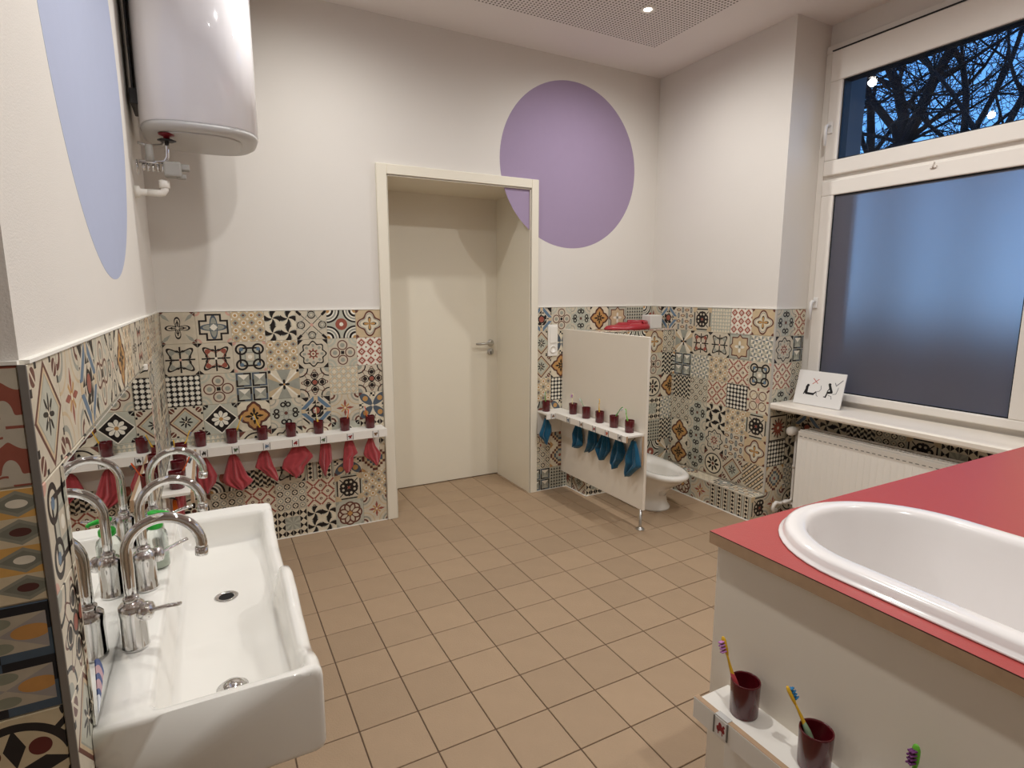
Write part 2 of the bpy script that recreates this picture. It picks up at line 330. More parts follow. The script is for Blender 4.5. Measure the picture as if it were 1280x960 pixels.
def p_facet(x, y, ax, ay, r, th):
    u, v = fold(x, 3), fold(y, 3); a = E.op('FRACT', ang(u, v) * (4 / (2 * pi)))
    return CREAM, [((a < 0.5), GREYG), (((a < 0.25) & ((ab(u) + ab(v)) < 0.9)), SLATE), (((a > 0.75)), WHITE)]
def p_ochrestar(x, y, ax, ay, r, th):
    k = mn(mxx(ax, ay) * 1.32, ax + ay)
    return SAGE, [(mxx(ax, ay) > 0.9, GREYG), (k < 0.96, BEIGE), (ring(k - 0.96, 0.05), BROWN), (r < 0.30 + 0.18 * cs(th * 4), WHITE), (r < 0.16, SAGE), (r < 0.06, DARK)]
def p_flower8(x, y, ax, ay, r, th):
    return CREAM2, [(r < 0.9, CREAM), (ring(r - 0.86, 0.04), DARK), (r < 0.66 * pw(ab(cs(th * 4)), 0.8), DARK), (r < 0.22, CREAM), (r < 0.14, BROWN), (((ax + ay) > 1.62), BROWN)]
def p_stripe(x, y, ax, ay, r, th):
    u = fold(x, 3); v = fold(y, 6)
    return SAGE, [(ab(u) < 0.5, CREAM), (((ab(u) < 0.5) & ((ab(u) * 2 + ab(v)) < 0.9)), DARK), (ring(ab(u) - 0.62, 0.05), BROWN)]
def p_curlleaf(x, y, ax, ay, r, th):
    d = hyp(ax - 0.42, ay - 0.42)
    return CREAM, [(ring(d - 0.34, 0.03), BROWN), (ring(r - 0.66, 0.025), BEIGE), (r < 0.2, PINK), (((cor(ax, ay) < 0.32) & (ab(ax - ay) < 0.1)), BROWN), (((mxx(ax, ay) > 0.8) & (mn(ax, ay) < 0.08)), TERRA)]
def p_burst(x, y, ax, ay, r, th):
    return CREAM2, [(r < 0.62 + 0.20 * cs(th * 12), DARK), (r < 0.5 + 0.16 * cs(th * 12), TERRA), (r < 0.12, CREAM), (mxx(ax, ay) > 0.92, DARK)]
def p_stepdia(x, y, ax, ay, r, th):
    k = E.op('FLOOR', ax * 5) + E.op('FLOOR', ay * 5)
    return CREAM, [(k < 4.5, BEIGE), (((k > 3.5) & (k < 4.5)), BROWN), (k < 2.5, SAGE), (((k > 1.5) & (k < 2.5)), SLATE), (r < 0.14, TERRA), (((ax + ay) > 1.7), OCHRE)]
def p_bigleaf(x, y, ax, ay, r, th):   # terracotta ground with big pale lobed leaves
    u, v = fold(x, 2), fold(y + 0.5 * (x > 0), 2); R = hyp(u, v); t2 = ang(v, u)
    return '#84493b', [(R < 0.70 + 0.20 * cs(t2 * 5), '#a89f8f'), (((ab(v) < 0.05) & (u > 0) & (R < 0.8)), '#84493b'), (ring(hyp(u + 0.2, v) - 0.34, 0.03) & (u < -0.1), '#84493b'), ((hyp(1 - ab(u), 1 - ab(v)) < 0.2), '#a89f8f')]
def p_bigdia(x, y, ax, ay, r, th):    # ochre and pale squares with grey diamonds, pale and dark dots
    u, v = fold(x, 2), fold(y, 4); q = fold(y, 2); k = ab(u) + ab(v); rr = hyp(u, v * 1.0)
    return '#b5a68a', [(q > 0, '#b78d4e'), (k < 0.92, '#7c7a6c'), (k < 0.68, '#6b6a5e'), (((rr < 0.3) & (q > 0)), '#c4bcab'), (((rr < 0.3) & (q < 0)), '#4a2a26')]
def p_bigbevel(x, y, ax, ay, r, th):  # black, slate and ochre facets
    u, v = fold(x, 1), fold(y, 2); au, av = ab(u), ab(v); k = mxx(au, av)
    return '#9c917f', [((au > av), '#87807a'), (((hyp(au - 0.45, av) < 0.28)), '#a87a44'), (((hyp(au, av - 0.45) < 0.2)), '#777766'), (k > 0.68, '#3f4c58'), (((k > 0.68) & (u * v > 0)), '#1c1c20')]
def p_bigloop(x, y, ax, ay, r, th):   # bold black ring and curls with dark red petals
    return '#b0a184', [(ring(r - 0.82, 0.06), '#221e1e'), (((mn(ax, ay) < 0.16 * (1 - ab(mxx(ax, ay) - 0.42) * 2.6))), '#221e1e'), (((hyp(ax - 0.36, ay - 0.36)) < 0.17), '#55231f'), (((ring(ax - ay, 0.06)) & (r > 0.75)), '#221e1e'), (((ring(cor(ax, ay) - 0.25, 0.05))), '#221e1e'), (((cor(ax, ay) < 0.2)), '#b07f45')]

PATS = dict(curl=p_curl, cross=p_cross, dots=p_dots, pin=p_pin, xcurl=p_xcurl, arcs=p_arcs, medal=p_medal,
    hearts=hearts(GREYG, PINK), redhearts=hearts(TERRA, WHITE), loops=p_loops, sun=p_sun, four=p_four, reddia=p_reddia,
    lattice=lattice(6, 0.36, DARK, WHITE), bluebevel=bevel(SAGE, GREYG, SLATE), xsun=p_xsun, ornate=p_ornate, greydia=p_greydia,
    snow=p_snow, blackdia=p_blackdia, quatre=p_quatre, greycurl=p_greycurl, blueoct=p_blueoct, star=p_star, leaf=p_leaf,
    circ=p_circ, terlat=p_terlat, blacksq=p_blacksq, tri=p_tri, rings=p_rings, pebble=p_pebble, rhomb=p_rhomb, scale=p_scale,
    palescale=p_scale2, bars=p_bars, facet=p_facet, ochrestar=p_ochrestar, flower=p_flower8, stripe=p_stripe, curlleaf=p_curlleaf,
    burst=p_burst, stepdia=p_stepdia, bigleaf=p_bigleaf, bigdia=p_bigdia, bigbevel=p_bigbevel, bigloop=p_bigloop)
PM = {k: pat_material(i, f) for i, (k, f) in enumerate(PATS.items())}
SMALL = [k for k in PATS if not k.startswith('big')]

# ---------------------------------------------------------------- mesh builder
class MB:
    def __init__(s): s.v = []; s.f = []; s.m = []; s.sm = []
    def add(s, vs, fs, mi=0, smooth=False):
        o = len(s.v); s.v += [tuple(p) for p in vs]
        for f in fs: s.f.append(tuple(i + o for i in f)); s.m.append(mi); s.sm.append(smooth)
        return s
    def box(s, a, b, c=0.0, mi=0):
        """box from corner a to corner b with chamfer c"""
        lo = [min(a[i], b[i]) for i in range(3)]; hi = [max(a[i], b[i]) for i in range(3)]
        if c <= 0:
            vs = [(x, y, z) for z in (lo[2], hi[2]) for y in (lo[1], hi[1]) for x in (lo[0], hi[0])]
            s.add(vs, [(0, 2, 3, 1), (4, 5, 7, 6), (0, 1, 5, 4), (2, 6, 7, 3), (0, 4, 6, 2), (1, 3, 7, 5)], mi); return s
        c = min(c, *[(hi[i] - lo[i]) * 0.45 for i in range(3)])
        bm = bmesh.new(); bmesh.ops.create_cube(bm, size=1)
        for v in bm.verts: v.co = Vector([(lo[i] + hi[i]) / 2 + v.co[i] * (hi[i] - lo[i]) for i in range(3)])
        bmesh.ops.bevel(bm, geom=bm.edges[:], offset=c, segments=2 if c > 0.004 else 1, affect='EDGES', profile=0.5)
        bm.verts.index_update()
        s.add([v.co[:] for v in bm.verts], [[v.index for v in f.verts] for f in bm.faces], mi, False); bm.free(); return s
    def rings(s, rs, closed_u=True, cap0=True, cap1=True, mi=0, smooth=True, loop=False):
        n = len(rs[0]); vs = [p for r in rs for p in r]; fs = []
        K = len(rs); 
        for i in range(K if loop else K - 1):
            i2 = (i + 1) % K
            for j in range(n if closed_u else n - 1):
                k = (j + 1) % n; fs.append((i * n + j, i * n + k, i2 * n + k, i2 * n + j))
        if cap0 and not loop: fs.append(tuple(reversed(range(n))))
        if cap1 and not loop: fs.append(tuple(range((K - 1) * n, K * n)))
        s.add(vs, fs, mi, smooth); return s
    def lathe(s, prof, o=(0, 0, 0), n=24, axis='Z', mi=0, cap0=True, cap1=True):
        rs = []
        for r, h in prof:
            ring_ = []
            for k in range(n):
                a = 2 * pi * k / n; p = (r * cos(a), r * sin(a), h)
                if axis == 'X': p = (h, p[0], p[1])
                elif axis == 'Y': p = (p[1], h, p[0])
                ring_.append((o[0] + p[0], o[1] + p[1], o[2] + p[2]))
            rs.append(ring_)
        return s.rings(rs, mi=mi, cap0=cap0, cap1=cap1)
    def tube(s, pts, r, n=10, mi=0, flat=1.0):
        pts = [Vector(p) for p in pts]; rs = []; K = len(pts)
        rad = r if isinstance(r, (list, tuple)) else [r] * K
        t0 = (pts[1] - pts[0]).normalized(); up = Vector((0, 0, 1)) if abs(t0.z) < 0.9 else Vector((1, 0, 0))
        u = t0.cross(up).normalized()
        for i in range(K):
            t = (pts[min(i + 1, K - 1)] - pts[max(i - 1, 0)]).normalized()
            u = (u - t * u.dot(t)).normalized(); w = t.cross(u)
            rs.append([tuple(pts[i] + (u * cos(2 * pi * k / n) + w * sin(2 * pi * k / n) * flat) * rad[i]) for k in range(n)])
        return s.rings(rs, mi=mi)
    def mesh(s, name, mats):
        me = bpy.data.meshes.new(name); me.from_pydata(s.v, [], s.f)
        for m_ in (mats if isinstance(mats, (list, tuple)) else [mats]): me.materials.append(m_)
        me.polygons.foreach_set('material_index', s.m); me.polygons.foreach_set('use_smooth', s.sm); me.update(); return me
    def build(s, name, mats, parent=None, loc=(0, 0, 0)):
        bm = bmesh.new(); me = s.mesh(name, mats); bm.from_mesh(me); bmesh.ops.recalc_face_normals(bm, faces=bm.faces); bm.to_mesh(me); bm.free()
        o = bpy.data.objects.new(name, me); COL.objects.link(o); o.location = loc
        if parent: o.parent = parent
        return o

def tag(o, label=None, cat=None, group=None, kind=None):
    if label: o['label'] = label
    if cat: o['category'] = cat
    if group: o['group'] = group
    if kind: o['kind'] = kind
    return o
def thing(name, label, cat, loc=(0, 0, 0), group=None, rz=0):
    o = bpy.data.objects.new(name, None); COL.objects.link(o); o.location = loc; o.rotation_euler = (0, 0, rz); o.empty_display_size = 0.05
    return tag(o, label, cat, group)
def copyobj(src, name, parent, loc):
    o = src.copy(); o.name = name; COL.objects.link(o); o.parent = parent; o.location = loc; return o

# ---------------------------------------------------------------- room dimensions
XL, YN, D, XR, YP, CZ = -0.225, 0.97, 3.42, 3.05, 2.315, 2.97
XW = 3.36; XFL, YB = -1.75, -2.7
TP = 0.1655; WT = 1.325; TH = 0.009; OFF = 0.006

def struct(name, label=None): pass
# floor slab with separate tiles
fl = MB().box((XFL - 0.2, YB - 0.2, -0.2), (XW + 0.2, D + 0.75, -0.004)).build('floor', fgrout); tag(fl, 'brown clay tiled floor', kind='structure')
fm = MB()
g_, s_ = 0.0019, 0.2
fm.box((g_, g_, -0.008), (s_ - g_, s_ - g_, 0), 0.0015)
FT = fm.mesh('tile', ftile)
def inframe(p):
    v = Vector(p) - Vector((0, 0, 1.417)); k = v.dot(_W)
    if k < 0.05: return False
    x = 640 + 711 * v.dot(_R) / k; y = 480 - 711 * v.dot(_U) / k
    return -60 < x < 1340 and -60 < y < 1030
extra = MB(); nt_ = 0
for i in range(-12, 18):
    for j in range(-24, 13):
        x, y = 0.340 + i * s_, 1.703 + j * s_
        if x < -0.45 and y > YN - 0.25: continue
        if x > XR + 0.05 and y > YP: continue
        if y > D - 0.02 and not (0.75 < x < 2.05): continue
        if x < XFL - 0.05 or y < YB or x > XW - 0.1: continue
        hid = (x > 1.0 and y < 0.65) or x < -0.4
        if (inframe((x, y, 0)) or inframe((x + s_, y + s_, 0))) and not hid and nt_ < 300:
            o = bpy.data.objects.new('tile', FT); COL.objects.link(o); o.parent = fl; o.location = (x, y, 0); nt_ += 1
        else: extra.box((x + g_, y + g_, -0.008), (x + s_ - g_, y + s_ - g_, 0))
tag(extra.build('tile_field', ftile, fl), kind='stuff')

def wall(name, boxes, m=plaster, label=None):
    b = MB()
    for a, c in boxes: b.box(a, c)
    return tag(b.build(name, m), label, kind='structure')
DXL, DXR, DZ = 0.955, 1.985, 2.13     # rough door opening
wb = wall('wall_back', [((-0.4, D, 0), (DXL, D + 0.6, CZ)), ((DXR, D, 0), (XW + 0.4, D + 0.6, CZ)), ((DXL, D, DZ), (DXR, D + 0.6, CZ)), ((DXL, D + 0.56, 0), (DXR, D + 0.6, DZ))])
wl = wall('wall_left', [((XFL, YN, 0), (XL, D, CZ))])
wr = wall('wall_right', [((XR, YP, 0), (XW + 0.25, D, CZ)), ((XR, YB, 0), (XW + 0.25, 0.93, CZ)), ((XW - 0.05, 0.93, 0), (XW + 0.25, YP, 0.70)), ((XW + 0.0, 0.93, 2.845), (XW + 0.25, YP, CZ))])
wf = wall('wall_far_left', [((XFL - 0.2, YB, 0), (XFL, YN, CZ))])
wbh = wall('wall_behind', [((XFL - 0.2, YB - 0.2, 0), (XW + 0.4, YB, CZ))])
ce = MB().box((XFL - 0.2, YB - 0.2, CZ), (XW + 0.4, D + 0.2, CZ + 0.15)).build('ceiling', ceilm); tag(ce, kind='structure')
MB().box((XFL + 0.4, YB + 0.5, CZ - 0.003), (2.643, 3.03, CZ + 0.001)).build('acoustic_board', perf, ce)['label'] = 'perforated acoustic board'

# painted circles (flat paint, a hair proud of the plaster)
def disc(name, m, parent, c, r, axis, ry=None, lab=None):
    b = MB(); n = 96; ry = ry or r
    def pt(a, t):
        if axis == 'Y': return (c[0] + r * cos(a), c[1] - t, c[2] + ry * sin(a))
        return (c[0] + t, c[1] + r * cos(a), c[2] + ry * sin(a))
    b.rings([[pt(2 * pi * k / n, t) for k in range(n)] for t in (0.0, 0.0004)], smooth=False)
    o = b.build(name, m, parent); o['label'] = lab; return o
disc('painted_circle', purple, wb, (2.283, D, 2.28), 0.552, 'Y', 0.547, 'large purple circle painted on the wall')
disc('painted_circle', bluep, wl, (XL, 1.985, 2.13), 0.65, 'X', 0.672, 'large pale blue circle painted on the wall')

# ---------------------------------------------------------------- wall tiles
TM = {}
def tile_mesh(pat, w, h, u0, v0, u1, v1, face):
    key = (pat, round(w, 4), round(h, 4), round(u0, 3), round(v0, 3), round(u1, 3), round(v1, 3), face)
    if key in TM: return TM[key]
    g = 0.0011; c = 0.0012; d = TH
    # local: a along the surface, z up, n outwards
    def P(a, z, n):
        if face == '-Y': return (a, -n, z)
        if face == '+X': return (n, a, z)
        if face == '-X': return (-n, a, z)
        if face == '+Z': return (a, z, n)
    vs = []
    for (e_, n) in ((g, OFF - 0.001), (g, d - c), (g + c, d)):
        vs += [P(e_, e_, n), P(w - e_, e_, n), P(w - e_, h - e_, n), P(e_, h - e_, n)]
    fs = [(8, 9, 10, 11)]
    for L_ in (0, 4):
        for k in range(4): fs.append((L_ + k, L_ + (k + 1) % 4, L_ + 4 + (k + 1) % 4, L_ + 4 + k))
    me = bpy.data.meshes.new('tile'); me.from_pydata(vs, [], fs); me.materials.append(PM[pat])
    uvl = me.uv_layers.new(name='UVMap')
    for poly in me.polygons:
        for li in poly.loop_indices:
            k = me.loops[li].vertex_index % 4
            uvl.data[li].uv = ((u0, v0), (u1, v0), (u1, v1), (u0, v1))[k]
    bm = bmesh.new(); bm.from_mesh(me); bmesh.ops.recalc_face_normals(bm, faces=bm.faces)
    f0 = max(bm.faces, key=lambda f: f.calc_area()); nn = f0.normal; want = {'-Y': Vector((0, -1, 0)), '+X': Vector((1, 0, 0)), '-X': Vector((-1, 0, 0)), '+Z': Vector((0, 0, 1))}[face]
    if nn.dot(want) < 0: bmesh.ops.reverse_faces(bm, faces=bm.faces)
    bm.to_mesh(me); bm.free(); me.update()
    TM[key] = me; return me

rng = random.Random(7)
def tiled(parent, face, a0, a1, z0, z1, const, grid_a, top, rows=None, flip=False, skip=None, seed=0, trim=False):
    """tiles between a0..a1 and z0..z1 on the plane `const`; the grid has a joint at grid_a and one at height top"""
    rg = random.Random(100 + seed)
    b = MB()
    if face == '-Y': b.box((a0, const - OFF, z0), (a1, const, z1))
    elif face == '+X': b.box((const, a0, z0), (const + OFF, a1, z1))
    elif face == '-X': b.box((const - OFF, a0, z0), (const, a1, z1))
    elif face == '+Z': b.box((a0, z0, const), (a1, z1, const + OFF))
    gr = b.build('grout_bed', groutm, parent)
    k0 = math.floor((a0 - grid_a) / TP + 1e-6); k1 = math.ceil((a1 - grid_a) / TP - 1e-6)
    r1 = math.ceil((top - z0) / TP - 1e-6); r0 = math.floor((top - z1) / TP + 1e-6)
    prev = {}
    for r in range(r0, r1):
        zt = top - r * TP; zb = zt - TP
        for k in range(k0, k1):
            al, ar = grid_a + k * TP, grid_a + (k + 1) * TP
            l, rr_ = max(al, a0), min(ar, a1); bt, tp = max(zb, z0), min(zt, z1)
            if rr_ - l < 0.012 or tp - bt < 0.012: continue
            if skip and skip(l, rr_, bt, tp): continue
            pat = None
            if rows and r < len(rows):
                row = rows[r]; idx = (k if not flip else -1 - k) - (k0 if not flip else 0)
                if 0 <= idx < len(row): pat = row[idx]
            while not pat:
                pat = rg.choice(SMALL)
                if prev.get((r - 1, k)) == pat or prev.get((r, k - 1)) == pat: pat = None
            prev[(r, k)] = pat
            u0, u1 = (l - al) / TP, (rr_ - al) / TP; v0, v1 = (bt - zb) / TP, (tp - zb) / TP
            me = tile_mesh(pat, rr_ - l, tp - bt, u0, v0, u1, v1, face)
            o = bpy.data.objects.new('tile', me); COL.objects.link(o); o.parent = parent
            o.location = {'-Y': (l, const, bt), '+X': (const, l, bt), '-X': (const, l, bt), '+Z': (l, bt, const)}[face]
def strip(parent, a, b_, m=white_sharp, name='sealant_strip', c=0.0): return MB().box(a, b_, c).build(name, m, parent)

rows_left = [['curl', 'cross', 'dots', 'pin', 'xcurl', 'arcs', 'medal'],
    ['hearts', 'redhearts', 'loops', 'dots', 'sun', 'four', 'reddia'],
    ['lattice', 'four', 'bluebevel', 'xsun', 'ornate', 'greydia', 'ornate'],
    ['snow', 'blackdia', 'quatre', 'greycurl', 'blueoct', 'star', 'leaf'],
    ['palescale', 'palescale', 'flower', 'sun', 'curlleaf', 'blackdia', 'tri'],
    ['rings', 'arcs', 'rhomb', 'hearts', 'stripe', 'leaf', 'stepdia'],
    ['flower', 'circ', 'terlat', 'circ', 'terlat', 'blacksq', 'dots'],
    ['medal', 'snow', 'tri', 'tri', 'pin', 'rings', 'star']]
GX = -0.223
tiled(wb, '-Y', XL + 0.009, 0.918, 0.0, WT, D, GX, WT, [r for r in rows_left], seed=1)
rows_r = [['blueoct', 'four', 'greycurl', 'quatre', 'ochrestar', 'scale', 'arcs', 'star', 'blueoct'],
    ['snow', 'leaf', 'bluebevel', 'circ', 'redhearts', 'terlat', 'pebble'], ['snow', 'quatre', 'lattice'], ['dots', 'lattice', 'flower'],
    ['arcs', 'leaf', 'curl'], ['curlleaf', 'stepdia', 'tri'], ['circ', 'stepdia', 'flower'], ['bluebevel', 'scale', 'lattice']]
tiled(wb, '-Y', 2.012, XR - 0.009, 0.0, WT, D, 1.965, WT, rows_r, skip=lambda l, r, b, t: l > 2.31 and t < 1.1, seed=2)
rows_right = [['medal', 'reddia', 'palescale', 'blacksq', 'pebble', 'blueoct', 'star'],
    ['facet', 'ochrestar', 'hearts', 'redhearts', 'xsun', 'pebble', 'circ'],
    ['loops', 'terlat', 'dots', 'facet', 'bluebevel', 'arcs', 'leaf'],
    ['curlleaf', 'lattice', 'terlat', 'circ', 'rhomb', 'ornate', 'medal'],
    ['blacksq', 'dots', 'pin', 'greycurl', 'circ', 'circ', 'flower'],
    ['medal', 'pebble', 'sun', 'greycurl', 'quatre', 'scale', 'stripe'],
    ['bars', 'snow', 'flower', 'greycurl', 'quatre', 'star', 'snow']]
rows_right_k = [list(r) for r in rows_right]
tiled(wr, '-X', YP, D - 0.009, 0.16, WT, XR, YP, WT, rows_right_k, seed=3)
rows_pil = [['greycurl', 'terlat'], ['sun', 'bluebevel'], ['terlat', 'circ'], ['greycurl', 'snow'], ['burst', 'tri'], ['lattice', 'pin'], ['stepdia', 'facet'], ['star', 'flower']]
tiled(wr, '-Y', XR + 0.0, XW - 0.045, 0.0, WT, YP, XR, WT, rows_pil, seed=4)
tiled(wr, '-X', 0.94, YP - 0.009, 0.0, 0.70, XW - 0.05, YP - 0.009, 0.662, [['blacksq', 'flower', 'pin', 'tri', 'blacksq', 'circ', 'rhomb', 'pin']], seed=5)
rows_wl = [['snow', 'star', 'blueoct', 'four', 'xcurl', 'quatre', 'dots', 'curl', 'redhearts', 'circ', 'medal', 'pebble', 'sun', 'greydia', 'four'],
    ['loops', 'hearts']]
tiled(wl, '+X', YN - 0.0095, D - 0.009, 0.0, WT, XL, YN - 0.0095, WT, rows_wl, skip=lambda l, r, b, t: l > 1.15 and r < 2.5 and b > 0.7 and t < 1.17, seed=6)
rows_nib = [['bigleaf'] * 3, ['bigdia'] * 3, ['bigbevel'] * 3, ['bigloop'] * 3, ['quatre'] * 3, ['snow'] * 3, ['bigdia'] * 3, ['bigleaf'] * 3]
tiled(wl, '-Y', -0.66, XL - 0.001, 0.0, WT, YN, XL - 0.001 - TP * 0.86, WT, rows_nib, seed=8)
# white sealant lines and the grey corner profile
strip(wb, (XL + 0.01, D - 0.011, WT), (0.918, D, WT + 0.005)); strip(wb, (2.014, D - 0.011, WT), (XR - 0.011, D, WT + 0.005))
strip(wr, (XR - 0.011, YP - 0.011, WT), (XR, D, WT + 0.005)); strip(wr, (XR, YP - 0.011, WT), (XW - 0.05, YP, WT + 0.005))
strip(wl, (XL, YN, WT), (XL + 0.011, D, WT + 0.005)); strip(wl, (XFL, YN - 0.011, WT), (XL, YN, WT + 0.005))
strip(wb, (XL + 0.01, D - 0.013, 0.0), (0.92, D - 0.008, 0.005)); strip(wb, (2.014, D - 0.013, 0), (2.29, D - 0.008, 0.005))
strip(wl, (XL - 0.0008, YN - 0.0115, 0), (XL + 0.0092, YN - 0.0096, WT), alu, 'corner_profile', 0.002)['label'] = 'grey metal corner profile'
strip(wr, (XR - 0.0105, YP - 0.0105, 0.16), (XR + 0.001, YP + 0.002, WT), mat('pale_profile', '#bdb7ad', .5), 'corner_profile', 0.002)

# ledges: pipe casing behind the toilet and along the right wall
pb = tag(MB().box((2.285, 3.17, 0), (XR, D, 1.158)).build('trim_1', plaster), 'tiled pipe casing behind the toilet', kind='structure')
tiled(pb, '-Y', 2.276, XR - 0.009, 0.0, 1.158, 3.17, 2.276, 1.158, [['pebble', 'circ', 'arcs', 'medal', 'circ'], ['lattice', 'star', 'facet', 'four', 'rhomb']] + [['lattice', 'stepdia', 'arcs', 'flower', 'quatre']] * 1, seed=9)
_b = MB()
tiled(pb, '-X', 3.17, D - 0.009, 0.0, 1.158, 2.285, 3.17, 1.158, [['dots']] * 5 + [['bluebevel'], ['snow'], ['blacksq']], seed=10)
tiled(pb, '+Z', 2.276, XR - 0.009, 3.161, D - 0.009, 1.152, 2.276, D - 0.009, seed=11)
strip(pb, (2.276, 3.156, 0), (XR - 0.14, 3.162, 0.005)); strip(pb, (2.27, 3.156, 0), (2.277, D - 0.01, 0.005))
pc = tag(MB().box((2.93, YP, 0), (XR, 3.161, 0.150)).build('trim_2', plaster), 'low tiled pipe ledge along the right wall', kind='structure')
tiled(pc, '-X', YP - 0.009, 3.16, 0.0, 0.155, 2.93, YP - 0.009, 0.16, [['stripe', 'stripe', 'star', 'rings', 'burst', 'flower']], seed=12)
tiled(pc, '+Z', 2.921, XR - 0.009, YP, 3.16, 0.150, 2.921, 3.16, seed=13)
tiled(pc, '-Y', 2.93, XR, 0.0, 0.155, YP, 2.93, 0.155, [['blacksq']], seed=14)
strip(pc, (2.914, YP - 0.01, 0), (2.921, 3.16, 0.006)); strip(pc, (2.9195, YP - 0.01, 0.152), (2.926, 3.16, 0.1605), groutm, 'edge_profile')

# ---------------------------------------------------------------- door
dr = tag(MB().box((DXL + 0.02, 3.925, 0.006), (1.975, 3.965, 2.118), 0.002).build('door_1', door_lac), kind='structure')
lin = MB()
lin.box((DXL, D - 0.012, 0), (0.985, 3.925, 2.106)); lin.box((1.957, D - 0.012, 0), (DXR, 3.925, 2.106)); lin.box((DXL, D - 0.012, 2.106), (DXR, 3.925, DZ))
lin.build('jamb_lining', door_lac, dr)['label'] = 'deep cream jamb lining'
cas = MB()
cas.box((0.92, D - 0.022, 0), (0.982, D - 0.0, 2.166), 0.003); cas.box((1.960, D - 0.022, 0), (2.014, D, 2.166), 0.003); cas.box((0.982, D - 0.022, 2.108), (1.960, D, 2.166), 0.003)
cas.box((0.982, D - 0.012, 0), (0.988, D + 0.02, 2.106)); cas.box((1.953, D - 0.012, 0), (1.960, D + 0.02, 2.106)); cas.box((0.985, D - 0.012, 2.1), (1.957, D + 0.02, 2.108))
cas.build('door_casing', door_lac, dr)
hd = MB(); hx, hz, hy = 1.900, 1.046, 3.925
hd.lathe([(0.0, 0), (0.026, 0), (0.026, -0.008), (0.022, -0.011), (0.0, -0.011)], (hx, hy, hz), 24, 'Y')
hd.tube([(hx, hy - 0.008, hz), (hx, hy - 0.045, hz), (hx - 0.006, hy - 0.058, hz), (hx - 0.02, hy - 0.063, hz), (hx - 0.12, hy - 0.063, hz), (hx - 0.13, hy - 0.058, hz), (hx - 0.134, hy - 0.045, hz)], 0.0095, 12)
hd.build('door_handle', steel, dr)
hk = MB(); hk.lathe([(0.0, 0), (0.026, 0), (0.026, -0.008), (0.022, -0.011), (0.0, -0.011)], (hx, hy, hz - 0.068), 24, 'Y')
hk.build('key_rosette', steel, dr)
MB().box((hx - 0.003, hy - 0.0125, hz - 0.085), (hx + 0.003, hy - 0.010, hz - 0.062)).build('keyhole', dark, dr)

# ---------------------------------------------------------------- window
wn = MB(); WY0, WY1, WZ0, WZ1 = 0.96, 2.297, 0.752, 2.846
XF = XW - 0.045
def frame_rect(b, y0, y1, z0, z1, w, xa, xb, c=0.004):
    b.box((xa, y0, z0), (xb, y1, z0 + w), c); b.box((xa, y0, z1 - w), (xb, y1, z1), c)
    b.box((xa, y0, z0 + w), (xb, y0 + w, z1 - w), c); b.box((xa, y1 - w, z0 + w), (xb, y1, z1 - w), c)
frame_rect(wn, WY0, WY1 + 0.018, 0.70, WZ1, 0.045, XW - 0.03, XW + 0.05)
wn.box((XW - 0.0285, WY0 + 0.04, 2.06), (XW + 0.048, WY1 - 0.024, 2.125), 0.003)
wn.box((XW - 0.01, WY0 + 0.04, 0.74), (XW + 0.048, WY1 - 0.024, 0.79))
win = tag(wn.build('window_1', upvc), kind='structure')
sash = MB()
def sash_frame(y0, y1, z0, z1, gy0, gy1, gz0, gz1, xa, xb):
    b = MB(); b.box((xa, y0, z0), (xb, y1, gz0), 0.006); b.box((xa, y0, gz1), (xb, y1, z1), 0.006)
    b.box((xa, y0, gz0), (xb, gy0, gz1), 0.006); b.box((xa, gy1, gz0), (xb, y1, gz1), 0.006)
    return b.build('sash_frame', upvc, win)
sash_frame(1.13, 2.262, 0.785, 2.075, 1.222, 2.185, 0.832, 1.992, XW - 0.055, XW + 0.015)
sash_frame(1.13, 2.262, 2.108, 2.80, 1.222, 2.185, 2.192, 2.632, XW - 0.055, XW + 0.015)
MB().box((XW - 0.045, 0.99, 0.74), (XW + 0.02, 1.128, 2.80), 0.004).build('fixed_stile', upvc, win)
for z0, z1 in ((0.832, 1.992), (2.192, 2.632)):
    g = MB(); frame_rect(g, 1.217, 2.190, z0 - 0.005, z1 + 0.005, 0.011, XW - 0.043, XW + 0.020, 0.0); g.build('gasket_and_gap_shade', rubber_and_gap_shade, win)
MB().box((XW - 0.0565, 1.13, 2.801), (XW - 0.030, 2.262, 2.806)).build('gasket_and_gap_shade', rubber_and_gap_shade, win)  # dark strip on the frame face, painting the shadow gap above the upper sash
MB().box((XW - 0.040, 1.2, 0.81), (XW - 0.034, 2.2, 2.02)).build('frosted_pane', frosted, win)
gp = MB(); gp.add([(XW - 0.036, 1.2, 2.17), (XW - 0.036, 2.2, 2.17), (XW - 0.036, 2.2, 2.65), (XW - 0.036, 1.2, 2.65)], [(0, 3, 2, 1)]); gp.build('clear_pane', clear_glass, win)
for hy_, hz_, s in ((2.238, 1.36, -1), (2.234, 2.375, -1)):
    h = MB(); x0 = XW - 0.055
    h.box((x0 - 0.010, hy_ - 0.014, hz_ - 0.03), (x0, hy_ + 0.014, hz_ + 0.035), 0.003)
    h.tube([(x0 - 0.008, hy_, hz_ + 0.01), (x0 - 0.035, hy_, hz_ + 0.012), (x0 - 0.044, hy_ + 0.001, hz_ + 0.004), (x0 - 0.045, hy_ + 0.002, hz_ - 0.03), (x0 - 0.043, hy_ + 0.002, hz_ - 0.10)], [0.009, 0.009, 0.010, 0.009, 0.007], 10)
    h.build('window_handle', mat('white_handle', '#ebe8e4', 0.3), win)
hn = MB(); hn.tube([(XW - 0.056, 1.66, 2.075), (XW - 0.066, 1.66, 2.07), (XW - 0.066, 1.66, 2.05)], 0.004, 8); hn.box((XW - 0.064, 1.645, 2.046), (XW - 0.055, 1.675, 2.06), 0.002); hn.build('window_catch', upvc, win)
